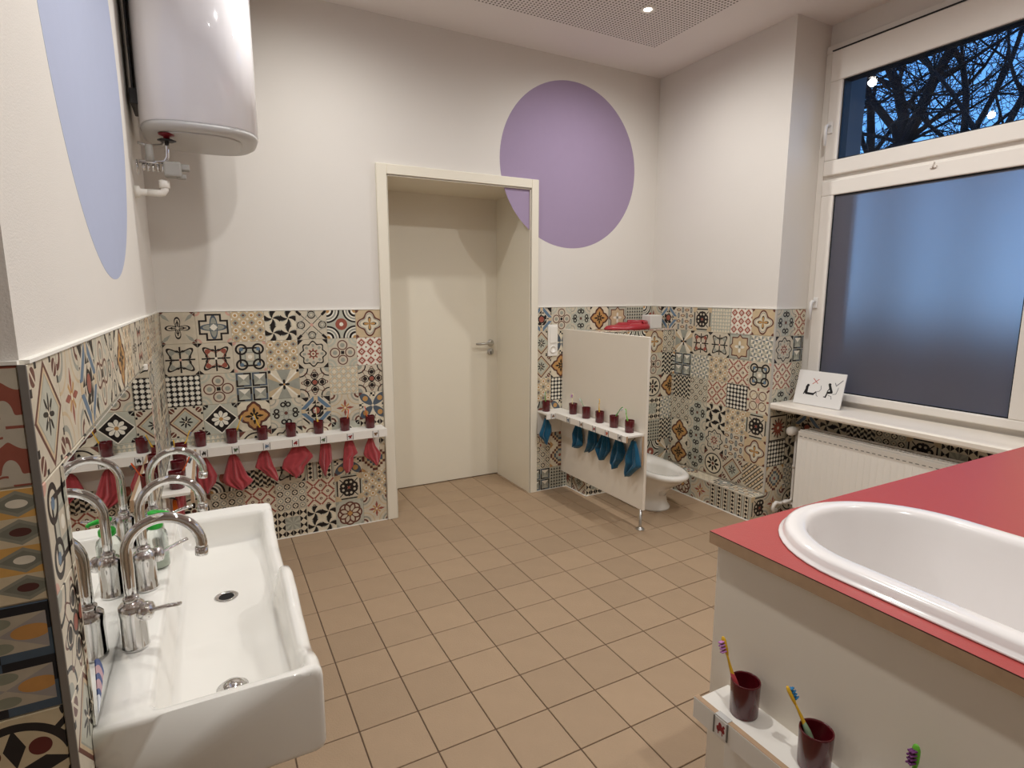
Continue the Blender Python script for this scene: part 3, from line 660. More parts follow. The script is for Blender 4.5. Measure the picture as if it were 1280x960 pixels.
# inside sill board
sl = MB(); prof = [(3.046, 0.712), (3.040, 0.722), (3.040, 0.742), (3.047, 0.750), (3.06, 0.752), (3.13, 0.750), (3.20, 0.752), (XW - 0.03, 0.752), (XW - 0.03, 0.712)]
sl.rings([[(x, y, z) for x, z in prof] for y in (0.935, YP - 0.011)], smooth=False)
tag(sl.build('trim_3', mat('sill_stone', '#ece3d6', 0.35, noise=0.02, nscale=8)), 'cream window sill board', kind='structure')
# outer reveal and facade
tag(MB().box((XW + 0.05, YP - 0.08, 0.6), (XW + 0.25, YP + 0.0, 2.9)).build('trim_4', facade), 'grey outer window reveal', kind='structure')

# ---------------------------------------------------------------- helpers for parts given in world coordinates
def W(mb, name, mats, parent, label=None):
    o = mb.build(name, mats, parent)
    p = parent
    off = Vector((0, 0, 0))
    while p: off += p.location; p = p.parent
    o.location = -off
    if label: o['label'] = label
    return o

# ================================================================ SINK
SX0, SY0, SY1 = XL + 0.010, 1.045, 2.045
def lerp(a, b, t): return a + (b - a) * t
def interp(tab, x):
    if x <= tab[0][0]: return tab[0][1]
    for (x0, y0), (x1, y1) in zip(tab, tab[1:]):
        if x <= x1:
            t = (x - x0) / (x1 - x0); t = t * t * (3 - 2 * t); return y0 + (y1 - y0) * t
    return tab[-1][1]
RIM = [(1.045, .712), (1.085, .710), (1.20, .676), (1.30, .688), (1.42, .716), (1.475, .722), (1.515, .716), (1.56, .655), (1.66, .636), (1.82, .640), (1.93, .662), (2.0, .70), (2.045, .712)]
BED = [(1.045, .712), (1.062, .7115), (1.070, .700), (1.084, .612), (1.10, .600), (1.36, .600), (1.42, .607), (1.95, .607), (1.985, .612), (2.005, .70), (2.02, .7115), (2.045, .712)]
sinkT = thing('washbasin_trough', 'long white ceramic children wash trough with wavy front rim under the mirror', 'washbasin', (SX0, 1.5, 0.54))
mb = MB(); DPT = 0.362; ZB = 0.533; rs = []
ys = sorted(set([1.045, 1.0465, 1.050, 1.056, 1.062, 1.066, 1.070, 1.074, 1.080, 1.084, 1.090, 1.10, 2.045, 2.0435, 2.04, 2.034, 2.02, 2.015, 2.01, 2.005, 2.0, 1.995, 1.985, 1.97] + [1.11 + i * 0.02 for i in range(43)]))
for y in ys:
    rz = interp(RIM, y); fz = min(interp(BED, y), rz); e_ = min(y - 1.045, 2.045 - y); q = 0.0
    if e_ < 0.011: q = 0.011 - sqrt(max(0, 0.011 ** 2 - (0.011 - e_) ** 2))
    dk = .712
    X = lambda x: SX0 + x
    f = lambda top, k: lerp(top, fz, k)       # from rim height down to bed
    P = [(0, ZB + q), (DPT - .02 - q, ZB + q), (DPT - .006 - q, ZB + .005 + q), (DPT - q, ZB + .018 + q), (DPT - q, rz - .022 - q), (DPT - .002 - q, rz - .010 - q), (DPT - .007 - q, rz - .003 - q),
         (DPT - .015 - q, rz - q), (DPT - .024, rz - q), (DPT - .030, min(rz - .004, lerp(rz, fz, .04)) - q if fz < rz - .01 else rz - q), (DPT - .035, f(rz - q, .15)), (DPT - .042, f(rz - q, .75)), (DPT - .050, f(rz - q, .93)), (DPT - .064, f(rz - q, 1)),
         (.22, f(rz - q, 1) - (.002 if fz < .65 else 0)), (.116, f(dk - q, 1)), (.102, f(dk - q, .95)), (.094, f(dk - q, .8)), (.084, f(dk - q, .12)), (.080, f(dk - q, .03)), (.072, dk - q), (.0, dk - q)]
    rs.append([(X(a), y, b) for a, b in P])
mb.rings(rs)
W(mb, 'basin_body', ceramic, sinkT)
for yy, fz, dome in ((1.23, .599, True), (1.63, .605, False)):
    d = MB(); xx = SX0 + .205
    if dome: d.lathe([(0.030, 0), (0.031, .002), (0.026, .0035), (0.024, .007), (0.018, .012), (0.008, .0145), (0, .015)], (xx, yy, fz), 28)
    else: d.lathe([(0.029, 0), (0.030, .002), (0.026, .0035), (0.021, .003), (0.019, .001)], (xx, yy, fz), 28, cap0=False, cap1=False)
    dd = W(d, 'drain', chrome, sinkT, 'domed chrome drain plug' if dome else 'open chrome drain')
    if not dome:
        d = MB().lathe([(0, .0008), (.020, .0008)], (xx, yy, fz), 24, cap0=False, cap1=False); h = d.build('drain_hole', dark, dd); 
tr = MB(); tr.lathe([(.018, .42), (.018, .55)], (SX0 + .2, 1.23, 0), 16); tr.lathe([(.032, .30), (.034, .31), (.034, .42), (.030, .43)], (SX0 + .2, 1.23, 0), 20)
tr.tube([(SX0 + .2, 1.23, .38), (SX0 + .12, 1.23, .38), (XL + 0.01, 1.23, .38)], .014, 12); W(tr, 'drain_trap', chrome, sinkT)

def faucet(name, label, y, rot=0.0, lrot=0.0):
    T = thing(name, label, 'faucet', (-0.176, y, 0.7135), 'chrome taps along the wash trough', rz=rot)
    b = MB(); b.lathe([(.0, 0), (.0245, 0), (.0245, .004), (.0235, .006), (.0235, .070), (.0245, .078), (.0235, .090), (.018, .096), (.0135, .098), (.0135, .104), (.0, .104)], n=32); b.build('tap_body', chrome, T)
    s = MB(); R = .066; zc = .196; pts = [(0, 0, .100), (0, 0, .13), (0, 0, .16), (0, 0, .18)]
    for k in range(0, 19):
        a = pi - k * (pi + .17) / 18; pts.append((R + R * cos(a), 0, zc + R * sin(a)))
    a = -.17; dx, dz = -sin(-a) * 0 + sin(a), -cos(a)
    s.tube(pts, .0105, 16)
    p = Vector(pts[-1]); t = (Vector(pts[-1]) - Vector(pts[-2])).normalized()
    s.tube([p - t * .004, p + t * .012, p + t * .013], [.0122, .0122, .0105], 16)
    s.lathe([(.0125, .097), (.0145, .100), (.0145, .106), (.0115, .109)], n=24); s.build('spout', chrome, T)
    l = MB(); l.lathe([(0, 0), (.017, 0), (.019, .006), (.018, .016), (.010, .021), (0, .022)], (.020, 0, .077), 20, 'X')
    l.tube([(.034, 0, .078), (.044, 0, .080), (.070, 0, .087), (.098, 0, .093)], [.0060, .0058, .0068, .0062], 10, flat=.62); lo = l.build('lever', chrome, T); lo.rotation_euler = (0, 0, lrot)
faucet('basin_faucet', 'nearest chrome gooseneck tap on the wash trough', 1.288, -0.08, -0.42)
faucet('basin_faucet', 'middle chrome gooseneck tap, in front of the soap bottle', 1.548, 0.04, 0.35)
faucet('basin_faucet', 'farthest chrome gooseneck tap, beside the corner shelf', 1.84, 0.0)
so = thing('soap_bottle', 'clear soap bottle with green pump behind the middle tap', 'bottle', (-0.160, 1.665, 0.712))
b = MB(); b.lathe([(0, .002), (.024, .002), (.027, .006), (.027, .085), (.024, .097), (.015, .104), (.013, .110), (0, .110)], n=28); b.build('bottle_body', clearpl, so)
b = MB(); b.lathe([(0, .005), (.022, .005), (.024, .009), (.024, .034), (0, .035)], n=24); b.build('soap_liquid', soap, so)
b = MB(); b.lathe([(0, .108), (.017, .108), (.019, .111), (.019, .122), (.016, .127), (.009, .130), (.008, .142), (.013, .146), (.013, .152), (0, .154)], n=24)
b.tube([(0, 0, .149), (.018, -.008, .149), (.032, -.014, .147), (.037, -.016, .142)], [.006, .006, .005, .0045], 10); b.build('pump_head', greenpl, so, )['label'] = 'bright green pump head'
# mirror
mi = thing('wall_mirror', 'frameless mirror on the tiled left wall above the wash trough', 'mirror', (XL + .011, 1.06, .712))
W(MB().box((XL + .0095, 1.062, .7145), (XL + .0145, 2.50, 1.158), 0.0008), 'mirror_glass', mirrorm, mi)
for yy in (2.42,):
    W(MB().box((XL + .009, yy - .012, 1.146), (XL + .021, yy + .012, 1.166), .002), 'mirror_clip', alu if yy < 2 else white_lac, mi)
st = MB(); x0 = XL + .0147
def poly(b, pts, t, mi=0):
    n = len(pts); b.rings([pts, [(p[0] + t[0], p[1] + t[1], p[2] + t[2]) for p in pts]], smooth=False, mi=mi)
for (r0, r1, m_) in ((.0, .030, 0), (.030, .040, 1), (.040, .055, 2), (.055, .065, 1), (.065, .078, 2), (.078, .088, 1)):
    a0, a1 = radians(20), radians(75); K = 8; cy0, cz0 = 1.085, .720
    pts = [(x0, cy0 + r1 * cos(lerp(a0, a1, k / K)) * .9, cz0 + r1 * sin(lerp(a0, a1, k / K))) for k in range(K + 1)] + ([(x0, cy0 + r0 * cos(lerp(a1, a0, k / K)) * .9, cz0 + r0 * sin(lerp(a1, a0, k / K))) for k in range(K + 1)] if r0 > 0 else [(x0, cy0, cz0)])
    poly(st, pts, (.0006, 0, 0), m_)
W(st, 'round_sticker', [mat('sticker_white', '#dfe3ea', .5), mat('sticker_blue', '#2f4a86', .5), mat('sticker_pink', '#c9a0a8', .5)], mi, 'blue and pink striped sticker')

# ================================================================ CUPS, BRUSHES, CLOTHS
cup_me = None
def cup_proto():
    b = MB(); b.lathe([(0, 0.0), (.0255, 0), (.0272, .002), (.0288, .072), (.0286, .074), (.0268, .074), (.0262, .070), (.0250, .005), (0, .004)], n=32); return b.mesh('cup', cupm)
CUP = cup_proto()
bm = bmesh.new(); bm.from_mesh(CUP); bmesh.ops.recalc_face_normals(bm, faces=bm.faces); bm.to_mesh(CUP); bm.free()
def cup(label, x, y, z, group):
    o = bpy.data.objects.new('toothbrush_cup', CUP); COL.objects.link(o); o.location = (x, y, z); return tag(o, label, 'cup', group)
BM = {k: mat('brush_' + k, v, .3) for k, v in dict(yellow='#e5b52c', pale='#e3d9a8', green='#4f9a3c', orange='#e0622a', red='#b8434a', lime='#6dbb3a', greygreen='#8aa080').items()}
BR = {k: mat('bristle_' + k, v, .7) for k, v in dict(pink='#c987c9', blue='#2f7fb4', purple='#7a3d78', white='#e0ddd8', grey='#7d8ba0', dark='#3a3f4c').items()}
def brush(label, base, tip, handle, bristle, side=(1, 0, 0), second=None, bend=0.004, group='toothbrushes in the maroon cups'):
    base, tip = Vector(base), Vector(tip); ax = (tip - base); Ln = ax.length; ax.normalize(); sd = Vector(side); sd = (sd - ax * sd.dot(ax)).normalized()
    T = thing('toothbrush', label, 'toothbrush', base, group)
    def at(t, k=0): return ax * (Ln * t) + sd * (bend * sin(t * pi) + k)
    b = MB(); ts = [0, .04, .15, .3, .45, .6, .7, .76]; b.tube([at(t) for t in ts], [.003, .0052, .006, .0052, .0050, .0036, .0026, .0026], 10, flat=.8)
    b.build('brush_handle', BM[handle], T)
    if second:
        b = MB(); b.tube([at(t) for t in (.05, .2, .42, .58)], [.0058, .0068, .0066, .003], 10, flat=.85); b.build('handle_grip', BM[second], T)['label'] = second + ' grip'
    b = MB(); b.tube([at(t) for t in (.75, .78, .84, .95, .985, 1.0)], [.0026, .0045, .0062, .0062, .0045, .002], 10, flat=.5); b.build('brush_head', BM[handle], T)
    b = MB()
    w = ax.cross(sd)
    for i in range(4):
        for j in (-1, 0, 1):
            c = at(.82 + i * .04) + w * (j * .0032) + sd * .002; b.tube([c, c + sd * (.0095 + .001 * ((i + j) % 2))], .0017, 6)
    b.build('bristles', BR[bristle], T)

def cloth(label, top, along, nrm, outline, m, seed, group, name='washcloth', depth=0.016, off=0.014, fold=3):
    """towel hanging from one corner: outline rows are (drop, left, right) in metres"""
    T = thing(name, label, 'washcloth', top, group); rg = random.Random(seed); al, nr = Vector(along), Vector(nrm)
    ph = rg.uniform(0, 6); n = 26; K = 22; Z = outline[-1][0]
    def row(z):
        for a, c in zip(outline, outline[1:]):
            if z <= c[0]:
                t = (z - a[0]) / (c[0] - a[0]); return lerp(a[1], c[1], t), lerp(a[2], c[2], t)
        return outline[-1][1:]
    front, back = [], []
    for i in range(K + 1):
        z = Z * i / K; l, r = row(z); t = i / K; fr, bk = [], []
        for j in range(n + 1):
            s = j / n; a = lerp(l, r, s)
            edge = min(s, 1 - s) * 4; edge = min(1, edge) ** .6
            fo = sin(s * pi * fold + ph + t * 1.3) * .5 + sin(s * pi * (fold * 1.9) + ph * 2.1 - t * 2) * .28 + sin(s * 23 + t * 7 + ph) * .08
            d = off + depth * (0.35 + .65 * min(1, t * 2.2)) * (fo * .8 + .5) * edge + .006 * edge
            dz = .004 * sin(s * 9 + ph) * t
            p = al * a + nr * d + Vector((0, 0, -z + dz)); fr.append(tuple(p)); bk.append(tuple(p - nr * (.004 + .004 * edge)))
        front.append(fr); back.append(bk)
    b = MB(); loops = [f + list(reversed(k)) for f, k in zip(front, back)]
    b.rings(loops)
    b.build('terry_fabric', m, T)
    h = MB(); h.tube([tuple(nr * (off * .3) + Vector((0, 0, .012))), tuple(nr * (off + .003) + Vector((0, 0, .006))), tuple(nr * (off + .012) + Vector((0, 0, -.004)))], .003, 8)
    h.build('hanging_loop', darkpl, T)
    return T
mmm = lambda rows, sx=1.0, sz=1.0: [(a * sz / 1000, b * sx / 1000, c * sx / 1000) for a, b, c in rows]

def card(parent, c, al, nr, icon, big=False):
    """small picture card in a clip on the shelf lip; icon = (colour, shape seed)"""
    al, nr = Vector(al), Vector(nr); w, h = .016, .019; c = Vector(c)
    def R(b, a0, a1, z0, z1, t0, t1, mi=0):
        vs = [tuple(c + al * a + Vector((0, 0, z)) + nr * t) for t in (t0, t1) for a, z in ((a0, z0), (a1, z0), (a1, z1), (a0, z1))]
        b.add(vs, [(0, 1, 2, 3), (4, 5, 6, 7), (0, 1, 5, 4), (1, 2, 6, 5), (2, 3, 7, 6), (3, 0, 4, 7)], mi)
    b = MB(); R(b, -w, w, -h, h, 0, .0012)
    R(b, -w - .002, -w + .001, -h, h, 0, .0022, 1); R(b, w - .001, w + .002, -h, h, 0, .0022, 1)
    colr, seed = icon; rg = random.Random(seed); pts = []
    n = 18
    for k in range(n):
        a = 2 * pi * k / n; r = .0085 * (1 + .28 * sin(3 * a + seed) + .16 * sin(5 * a + seed * 2)); pts.append(tuple(c + al * (r * cos(a) * 1.15) + Vector((0, 0, r * sin(a))) + nr * .0012))
    poly(b, pts, tuple(nr * .0004), 2)
    rg2 = .003
    poly(b, [tuple(c + al * (.008 + rg2 * cos(2 * pi * k / 8)) + Vector((0, 0, .007 + rg2 * sin(2 * pi * k / 8))) + nr * .0012) for k in range(8)], tuple(nr * .0005), 2)
    for dx in (-.005, .005):
        poly(b, [tuple(c + al * (dx + q) + Vector((0, 0, z)) + nr * .0012) for q, z in ((-.001, -.014), (.001, -.014), (.001, -.006), (-.001, -.006))], tuple(nr * .0004), 2)
    return W(b, 'picture_card', [paper, mat('clip_grey', '#6f6a64', .4), mat('icon_' + colr[1:], colr, .6)], parent)

RED, ORG, GRN, BLK, BLU, BRN = '#8c2228', '#c2532e', '#4a5a3c', '#39342f', '#5a6f86', '#7a5a3a'
# ---- corner shelf: back wall leg + left wall leg
ZS = .620
sh = thing('cup_shelf', 'white L-shaped cup shelf with hooks in the corner left of the door', 'shelf', (0.35, 3.36, .575))
yb_ = D - .0095; xl_ = XL + .0105
W(MB().box((xl_, 3.30, ZS - .012), (.900, yb_, ZS), .0008), 'shelf_board', white_lac, sh)
W(MB().box((xl_, 2.575, ZS - .012), (-.100, 3.30, ZS), .0008), 'shelf_board', white_lac, sh)
lb = MB(); lb.box((-.100, 3.288, ZS - .047), (.902, 3.300, ZS - .0012), .0005); lb.box((-.100, 3.288, ZS - .0012), (.902, 3.300, ZS), 0, 0); W(lb, 'shelf_lip', white_lac, sh)
lb = MB(); lb.box((-.114, 2.572, ZS - .047), (-.1003, 3.300, ZS - .001), .0003); lb.box((-.113, 2.5725, ZS - .001), (-.1005, 3.300, ZS + .0005), 0, 1); lb.box((-.1135, 2.5705, ZS - .0465), (-.1005, 2.572, ZS), 0, 1)
W(lb, 'shelf_lip', [white_lac, ply], sh)
W(MB().box((xl_, D - .021, .440), (.880, yb_, ZS - .013), .001), 'hook_board', white_lac, sh)
W(MB().box((xl_, 2.585, .440), (xl_ + .012, D - .022, ZS - .013), .001), 'hook_board', white_lac, sh)
cx_ = [-.080, .069, .222, .371, .521, .671, .820]
icons = [(BLK, 3), (GRN, 1), (BLU, 2), (RED, 4), (GRN, 5), (RED, 6), (BRN, 7)]
ordn = ['seventh', 'sixth', 'fifth', 'fourth', 'third', 'second', 'first']
for x, ic in zip(cx_, icons): card(sh, (x + .012, 3.288, ZS - .024), (1, 0, 0), (0, -1, 0), ic)
for y_, ic in zip((2.66, 2.83, 3.0, 3.17), ((ORG, 2), (RED, 5), (BLU, 3), (GRN, 2))): card(sh, (-.100, y_, ZS - .024), (0, 1, 0), (1, 0, 0), ic)
for i, x in enumerate(cx_): cup('maroon plastic cup on the corner shelf, %s cup left of the door' % ordn[i], x, 3.362, ZS, 'cups on the back wall shelf')
nth = ['nearest', 'second nearest', 'third nearest', 'deepest']
for i, y_ in enumerate((2.655, 2.82, 2.99, 3.155)): cup('maroon plastic cup on the short left arm of the corner shelf, %s of four' % nth[i], -.162, y_, ZS, 'cups on the left arm of the corner shelf')
ob = [[(0, -8, 8), (40, -35, 30), (110, -48, 60), (150, -40, 50), (185, -20, 20), (205, 0, 12)],
      [(0, -8, 8), (30, -25, 30), (140, -60, 70), (170, -50, 98), (195, -10, 75), (212, 25, 40)],
      [(0, -8, 8), (30, -35, 22), (100, -60, 40), (120, -30, 50), (160, 5, 60), (186, 45, 62)],
      [(0, -30, 30), (60, -70, 75), (75, -85, 80), (125, -100, 30), (160, -60, 20), (187, -30, -20)],
      [(0, -12, 30), (20, -15, 48), (115, -30, 50), (165, -12, 20), (198, 0, 6)],
      [(0, -25, 15), (40, -35, 30), (95, -42, 48), (105, -43, 20), (165, -48, 15), (200, -30, -10)],
      [(0, -10, 10), (60, -38, 30), (105, -48, 62), (120, -40, 60), (150, -5, 50), (177, 20, 40)]]
desc = ['rounded crimson washcloth, seventh left of the door', 'wide fan-shaped crimson washcloth, sixth left of the door', 'crimson washcloth slanting to the right, fifth left of the door', 'widest crimson washcloth with a broad lower fold, fourth left of the door', 'narrow crimson washcloth with a split tail, third left of the door', 'long straight crimson washcloth, second left of the door', 'small pointed crimson washcloth right beside the door casing']
for i, x in enumerate([-.072, .066, .228, .402, .535, .688, .812]):
    cloth(desc[i], (x, 3.345, .570), (1, 0, 0), (0, -1, 0), mmm(ob[i], .96), crimson, i + 1, 'crimson washcloths under the corner shelf', fold=[3, 5, 3, 3, 4, 2, 3][i])
side_out = [[(0, -8, 8), (60, -45, 40), (120, -55, 60), (180, -20, 30), (205, 0, 10)], [(0, -8, 8), (70, -40, 45), (130, -60, 40), (200, 0, 10)]]
for i, (y_, m_) in enumerate(((2.66, orange), (2.83, crimson), (3.0, crimson), (3.17, crimson))):
    cloth('%s washcloth under the left arm of the corner shelf' % ['orange', 'crimson near', 'crimson middle', 'crimson deepest'][i], (xl_ + .014, y_, .570), (0, 1, 0), (1, 0, 0), mmm(side_out[i % 2]), m_, 20 + i, 'washcloths under the left arm of the corner shelf', off=.02)
brush('yellow toothbrush leaning right in the sixth cup left of the door', (.062, 3.35, ZS + .006), (.126, 3.375, .762), 'yellow', 'grey', (1, 0, 0))
brush('yellow toothbrush leaning left in the fifth cup left of the door', (.240, 3.36, ZS + .006), (.186, 3.375, .762), 'yellow', 'white', (-1, 0, 0))
brush('pale yellow toothbrush in the third cup left of the door', (.530, 3.36, ZS + .006), (.512, 3.372, .770), 'pale', 'white', (-1, 0, 0), 'yellow')
brush('orange toothbrush in the second cup left of the door', (.668, 3.36, ZS + .006), (.700, 3.38, .742), 'orange', 'white', (1, 0, 0))
brush('orange toothbrush in the cup beside the door casing', (.822, 3.36, ZS + .006), (.795, 3.378, .752), 'orange', 'white', (-1, 0, 0))
brush('yellow toothbrush leaning out of the deepest cup of the left shelf arm', (-.176, 3.145, ZS + .006), (-.118, 3.165, .752), 'yellow', 'grey', (1, 0, 0))
brush('orange toothbrush leaning out of the nearest cup of the left shelf arm', (-.176, 2.665, ZS + .006), (-.108, 2.66, .748), 'orange', 'dark', (1, 0, 0))
brush('yellow toothbrush in the third nearest cup of the left shelf arm', (-.165, 3.0, ZS + .006), (-.178, 2.955, .758), 'yellow', 'dark', (-1, 0, 0))

# ---- partition shelf
ZP = .600; px0 = 2.225
pt = thing('toilet_partition', 'white partition panel on a metal foot beside the toilet', 'partition', (2.235, 2.95, 0))
W(MB().box((px0, 2.508, .128), (2.243, D - .0095, 1.172), .0012), 'panel', panelw, pt)
pf = MB(); pf.lathe([(0, 0), (.026, 0), (.027, .004), (.020, .009), (.010, .013), (.0085, .02), (.0085, .128), (0, .128)], (2.234, 2.535, 0), 24); W(pf, 'support_foot', steel, pt)
sp2 = thing('cup_shelf', 'white L-shaped cup shelf with hooks running along the partition panel', 'shelf', (2.12, 2.9, .56))
W(MB().box((2.016, 3.285, ZP - .012), (2.224, yb_, ZP), .0008), 'shelf_board', white_lac, sp2)
W(MB().box((2.102, 2.520, ZP - .012), (2.224, 3.285, ZP), .0008), 'shelf_board', white_lac, sp2)
W(MB().box((2.016, 3.273, ZP - .040), (2.102, 3.285, ZP - .0002), .0004), 'shelf_lip', white_lac, sp2)
lb = MB(); lb.box((2.090, 2.519, ZP - .040), (2.102, 3.273, ZP - .0002), .0004); lb.box((2.0902, 2.5175, ZP - .0395), (2.1018, 2.519, ZP - .0005), 0, 1); W(lb, 'shelf_lip', [white_lac, ply], sp2)
W(MB().box((2.016, D - .021, .430), (2.224, yb_, ZP - .013), .001), 'hook_board', white_lac, sp2)
lb = MB(); lb.box((2.212, 2.520, .405), (2.2245, D - .022, ZP - .013), .0005); lb.box((2.2115, 2.518, .4055), (2.224, 2.520, ZP - .0135), 0, 1); W(lb, 'hook_board', [white_lac, ply], sp2)
card(sp2, (2.066, 3.273, ZP - .020), (1, 0, 0), (0, -1, 0), (BRN, 3))
py_ = [3.195, 3.04, 2.892, 2.745, 2.597]
for y_, ic in zip([3.12, 2.97, 2.83, 2.70, 2.575], ((BLU, 5), (BRN, 2), (RED, 8), (ORG, 1), (BLK, 4))): card(sp2, (2.090, y_, ZP - .020), (0, -1, 0), (-1, 0, 0), ic)
cup('maroon plastic cup on the partition shelf, in the corner beside the door', 2.062, 3.36, ZP, 'cups on the partition shelf')
lab5 = ['first', 'second', 'third', 'fourth', 'last']
for i, y_ in enumerate(py_): cup('maroon plastic cup against the partition panel, %s from the back wall' % lab5[i], 2.178, y_, ZP, 'cups on the partition shelf')
ot = [[(0, -10, 10), (60, -30, 45), (110, -52, 52), (130, -50, 40), (165, -15, 20), (190, -4, 5)],
      [(0, -8, 8), (60, -35, 28), (130, -48, 38), (155, -48, 34), (180, -38, 5)],
      [(0, -15, 15), (40, -35, 35), (105, -42, 42), (150, -42, 12), (182, -42, -25)],
      [(0, -15, 15), (60, -40, 32), (100, -55, 38), (120, -72, 35), (160, -45, 10), (192, -25, -12)],
      [(0, -8, 10), (50, -25, 35), (95, -35, 50), (150, -45, 30), (190, -50, 0), (212, -20, -8)],
      [(0, -12, 12), (60, -40, 35), (110, -60, 48), (140, -64, 55), (165, -58, 30), (200, -48, 0), (225, -30, -20)]]
cloth('teal washcloth on the short shelf arm beside the door casing', (2.052, 3.360, .556), (1, 0, 0), (0, -1, 0), mmm(ot[0]), teal, 31, 'teal washcloths under the partition shelf')
for i, (y_, n_) in enumerate(((3.13, 'first'), (2.975, 'second'), (2.83, 'third'), (2.700, 'fourth'), (2.560, 'fifth and nearest'))):
    cloth('teal washcloth on the partition panel, %s from the back wall' % n_, (2.196, y_, .556), (0, -1, 0), (-1, 0, 0), mmm(ot[i + 1], 1.27), teal, 40 + i, 'teal washcloths under the partition shelf', depth=.034, off=.012, fold=[4, 3, 5, 3, 4][i])
brush('green toothbrush in the corner cup beside the door', (2.066, 3.36, ZP + .006), (2.060, 3.372, .738), 'green', 'white', (-1, 0, 0))
brush('pale yellow toothbrush in the first cup of the partition shelf', (2.178, 3.195, ZP + .006), (2.176, 3.200, .742), 'pale', 'pink', (-1, 0, 0))
brush('grey-green toothbrush leaning away in the second cup of the partition shelf', (2.178, 3.028, ZP + .006), (2.180, 3.120, .722), 'greygreen', 'white', (-1, 0, 0), bend=-.006)
brush('bright yellow toothbrush in the third cup of the partition shelf', (2.178, 2.888, ZP + .006), (2.176, 2.898, .755), 'yellow', 'white', (-1, 0, 0))
brush('green toothbrush leaning forward in the fourth cup of the partition shelf', (2.178, 2.758, ZP + .006), (2.176, 2.664, .742), 'green', 'white', (0, -1, 0), bend=-.012)
brush('green toothbrush leaning back in the last cup of the partition shelf', (2.178, 2.587, ZP + .006), (2.178, 2.640, .736), 'lime', 'white', (-1, 0, 0))

# ---- light switch and socket strip
sw = thing('switch_socket_strip', 'white vertical light switch and socket strip between door casing and partition', 'switch', (2.137, D - .009, .98))
b = MB(); b.box((2.098, D - .020, .982), (2.178, D - .0095, 1.204), .003); W(b, 'cover_frame', white_lac, sw)
W(MB().box((2.110, D - .0245, 1.075), (2.166, D - .0202, 1.190), .002), 'rocker', white_lac, sw)
b = MB(); b.lathe([(.027, 0), (.027, -.003), (.0215, -.004), (.0205, -.0015), (0, -.0012)], (2.138, D - .0202, 1.03), 24, 'Y'); s_o = W(b, 'socket', white_lac, sw)
# ---- red seat and white roll holder on the pipe casing
st_ = thing('toilet_seat_reducer', 'red plastic child toilet seat lying on the tiled ledge', 'toilet seat', (2.69, 3.28, 1.1615))
b = MB(); rs = []; nn = 40
for (o_, z_) in ((-.006, 0), (0, .004), (.002, .016), (-.012, .034), (-.035, .042), (-.058, .036), (-.070, .020), (-.066, .004)):
    R_ = []
    for k in range(nn):
        a = 2 * pi * k / nn; e_ = 1.0 if cos(a) > 0 else 1 + .35 * abs(cos(a)) ** 2
        R_.append(((.165 + o_) * cos(a) * e_ + .03, (.115 + o_ * .95) * sin(a) * (1 - .25 * (cos(a) < 0) * abs(cos(a)) ** 1.5), z_ * (1.15 if cos(a) > -.4 else .8)))
    rs.append(R_)
b.rings(rs, loop=True); b.build('seat_ring', seatred, st_)
b = MB(); rs = []
for (o_, z_) in ((0, .012), (.002, .05), (-.008, .064), (-.016, .060), (-.018, .03)):
    rs.append([((.150 + o_) * cos(a) + .03, (.098 + o_) * sin(a), z_) for a in [radians(-70 + 140 * k / 20) for k in range(21)]])
b.rings(rs, closed_u=False, cap0=False, cap1=False); o = b.build('splash_guard', seatred, st_); md = o.modifiers.new('thick', 'SOLIDIFY'); md.thickness = .004
W(MB().box((2.880, 3.240, 1.1615), (2.995, 3.345, 1.262), .006), 'paper_towel_pack', mat('white_pack', '#dcd9d2', .7), None) if False else None
tp = MB().box((-.057, -.05, 0), (.057, .05, .100), .006).build('paper_pack', mat('white_pack', '#dcd9d2', .7), None, (2.948, 3.30, 1.1615)); tag(tp, 'small white paper pack beside the red seat on the ledge', 'paper pack')

# ---- toilet
to = thing('toilet', 'small white ceramic children toilet behind the partition', 'toilet', (2.575, 2.75, 0))
def egg(cx, yf, yb, hw, z, n=40, zr=0):
    cy_ = lerp(yf, yb, .45); pts = []
    for k in range(n):
        a = 2 * pi * k / n; c, s = cos(a), sin(a)
        ry = (cy_ - yf) if s < 0 else (yb - cy_)
        y = cy_ + ry * s; w = hw * (abs(c) ** .9) * (1 if c > 0 else -1)
        pts.append((cx + w, y, z + zr * max(0, (y - yf) / (yb - yf)) ** 1.6))
    return pts
tx = 2.575; b = MB()
b.rings([egg(tx, 2.69, 3.13, .134, 0), egg(tx, 2.692, 3.13, .134, .012), egg(tx, 2.715, 3.12, .124, .03), egg(tx, 2.72, 3.12, .116, .09), egg(tx, 2.70, 3.12, .120, .13), egg(tx, 2.64, 3.14, .136, .175), egg(tx, 2.58, 3.15, .148, .215), egg(tx, 2.556, 3.155, .152, .238),
         egg(tx, 2.540, 3.16, .160, .243, zr=.02), egg(tx, 2.535, 3.16, .163, .257, zr=.025), egg(tx, 2.542, 3.155, .158, .270, zr=.03), egg(tx, 2.560, 3.145, .146, .275, zr=.035), egg(tx, 2.602, 2.93, .096, .270, zr=.01), egg(tx, 2.612, 2.92, .086, .255), egg(tx, 2.65, 2.90, .065, .17), egg(tx, 2.70, 2.86, .04, .10)])
b.build('bowl', ceramic, to, (-to.location[0], -to.location[1], 0))

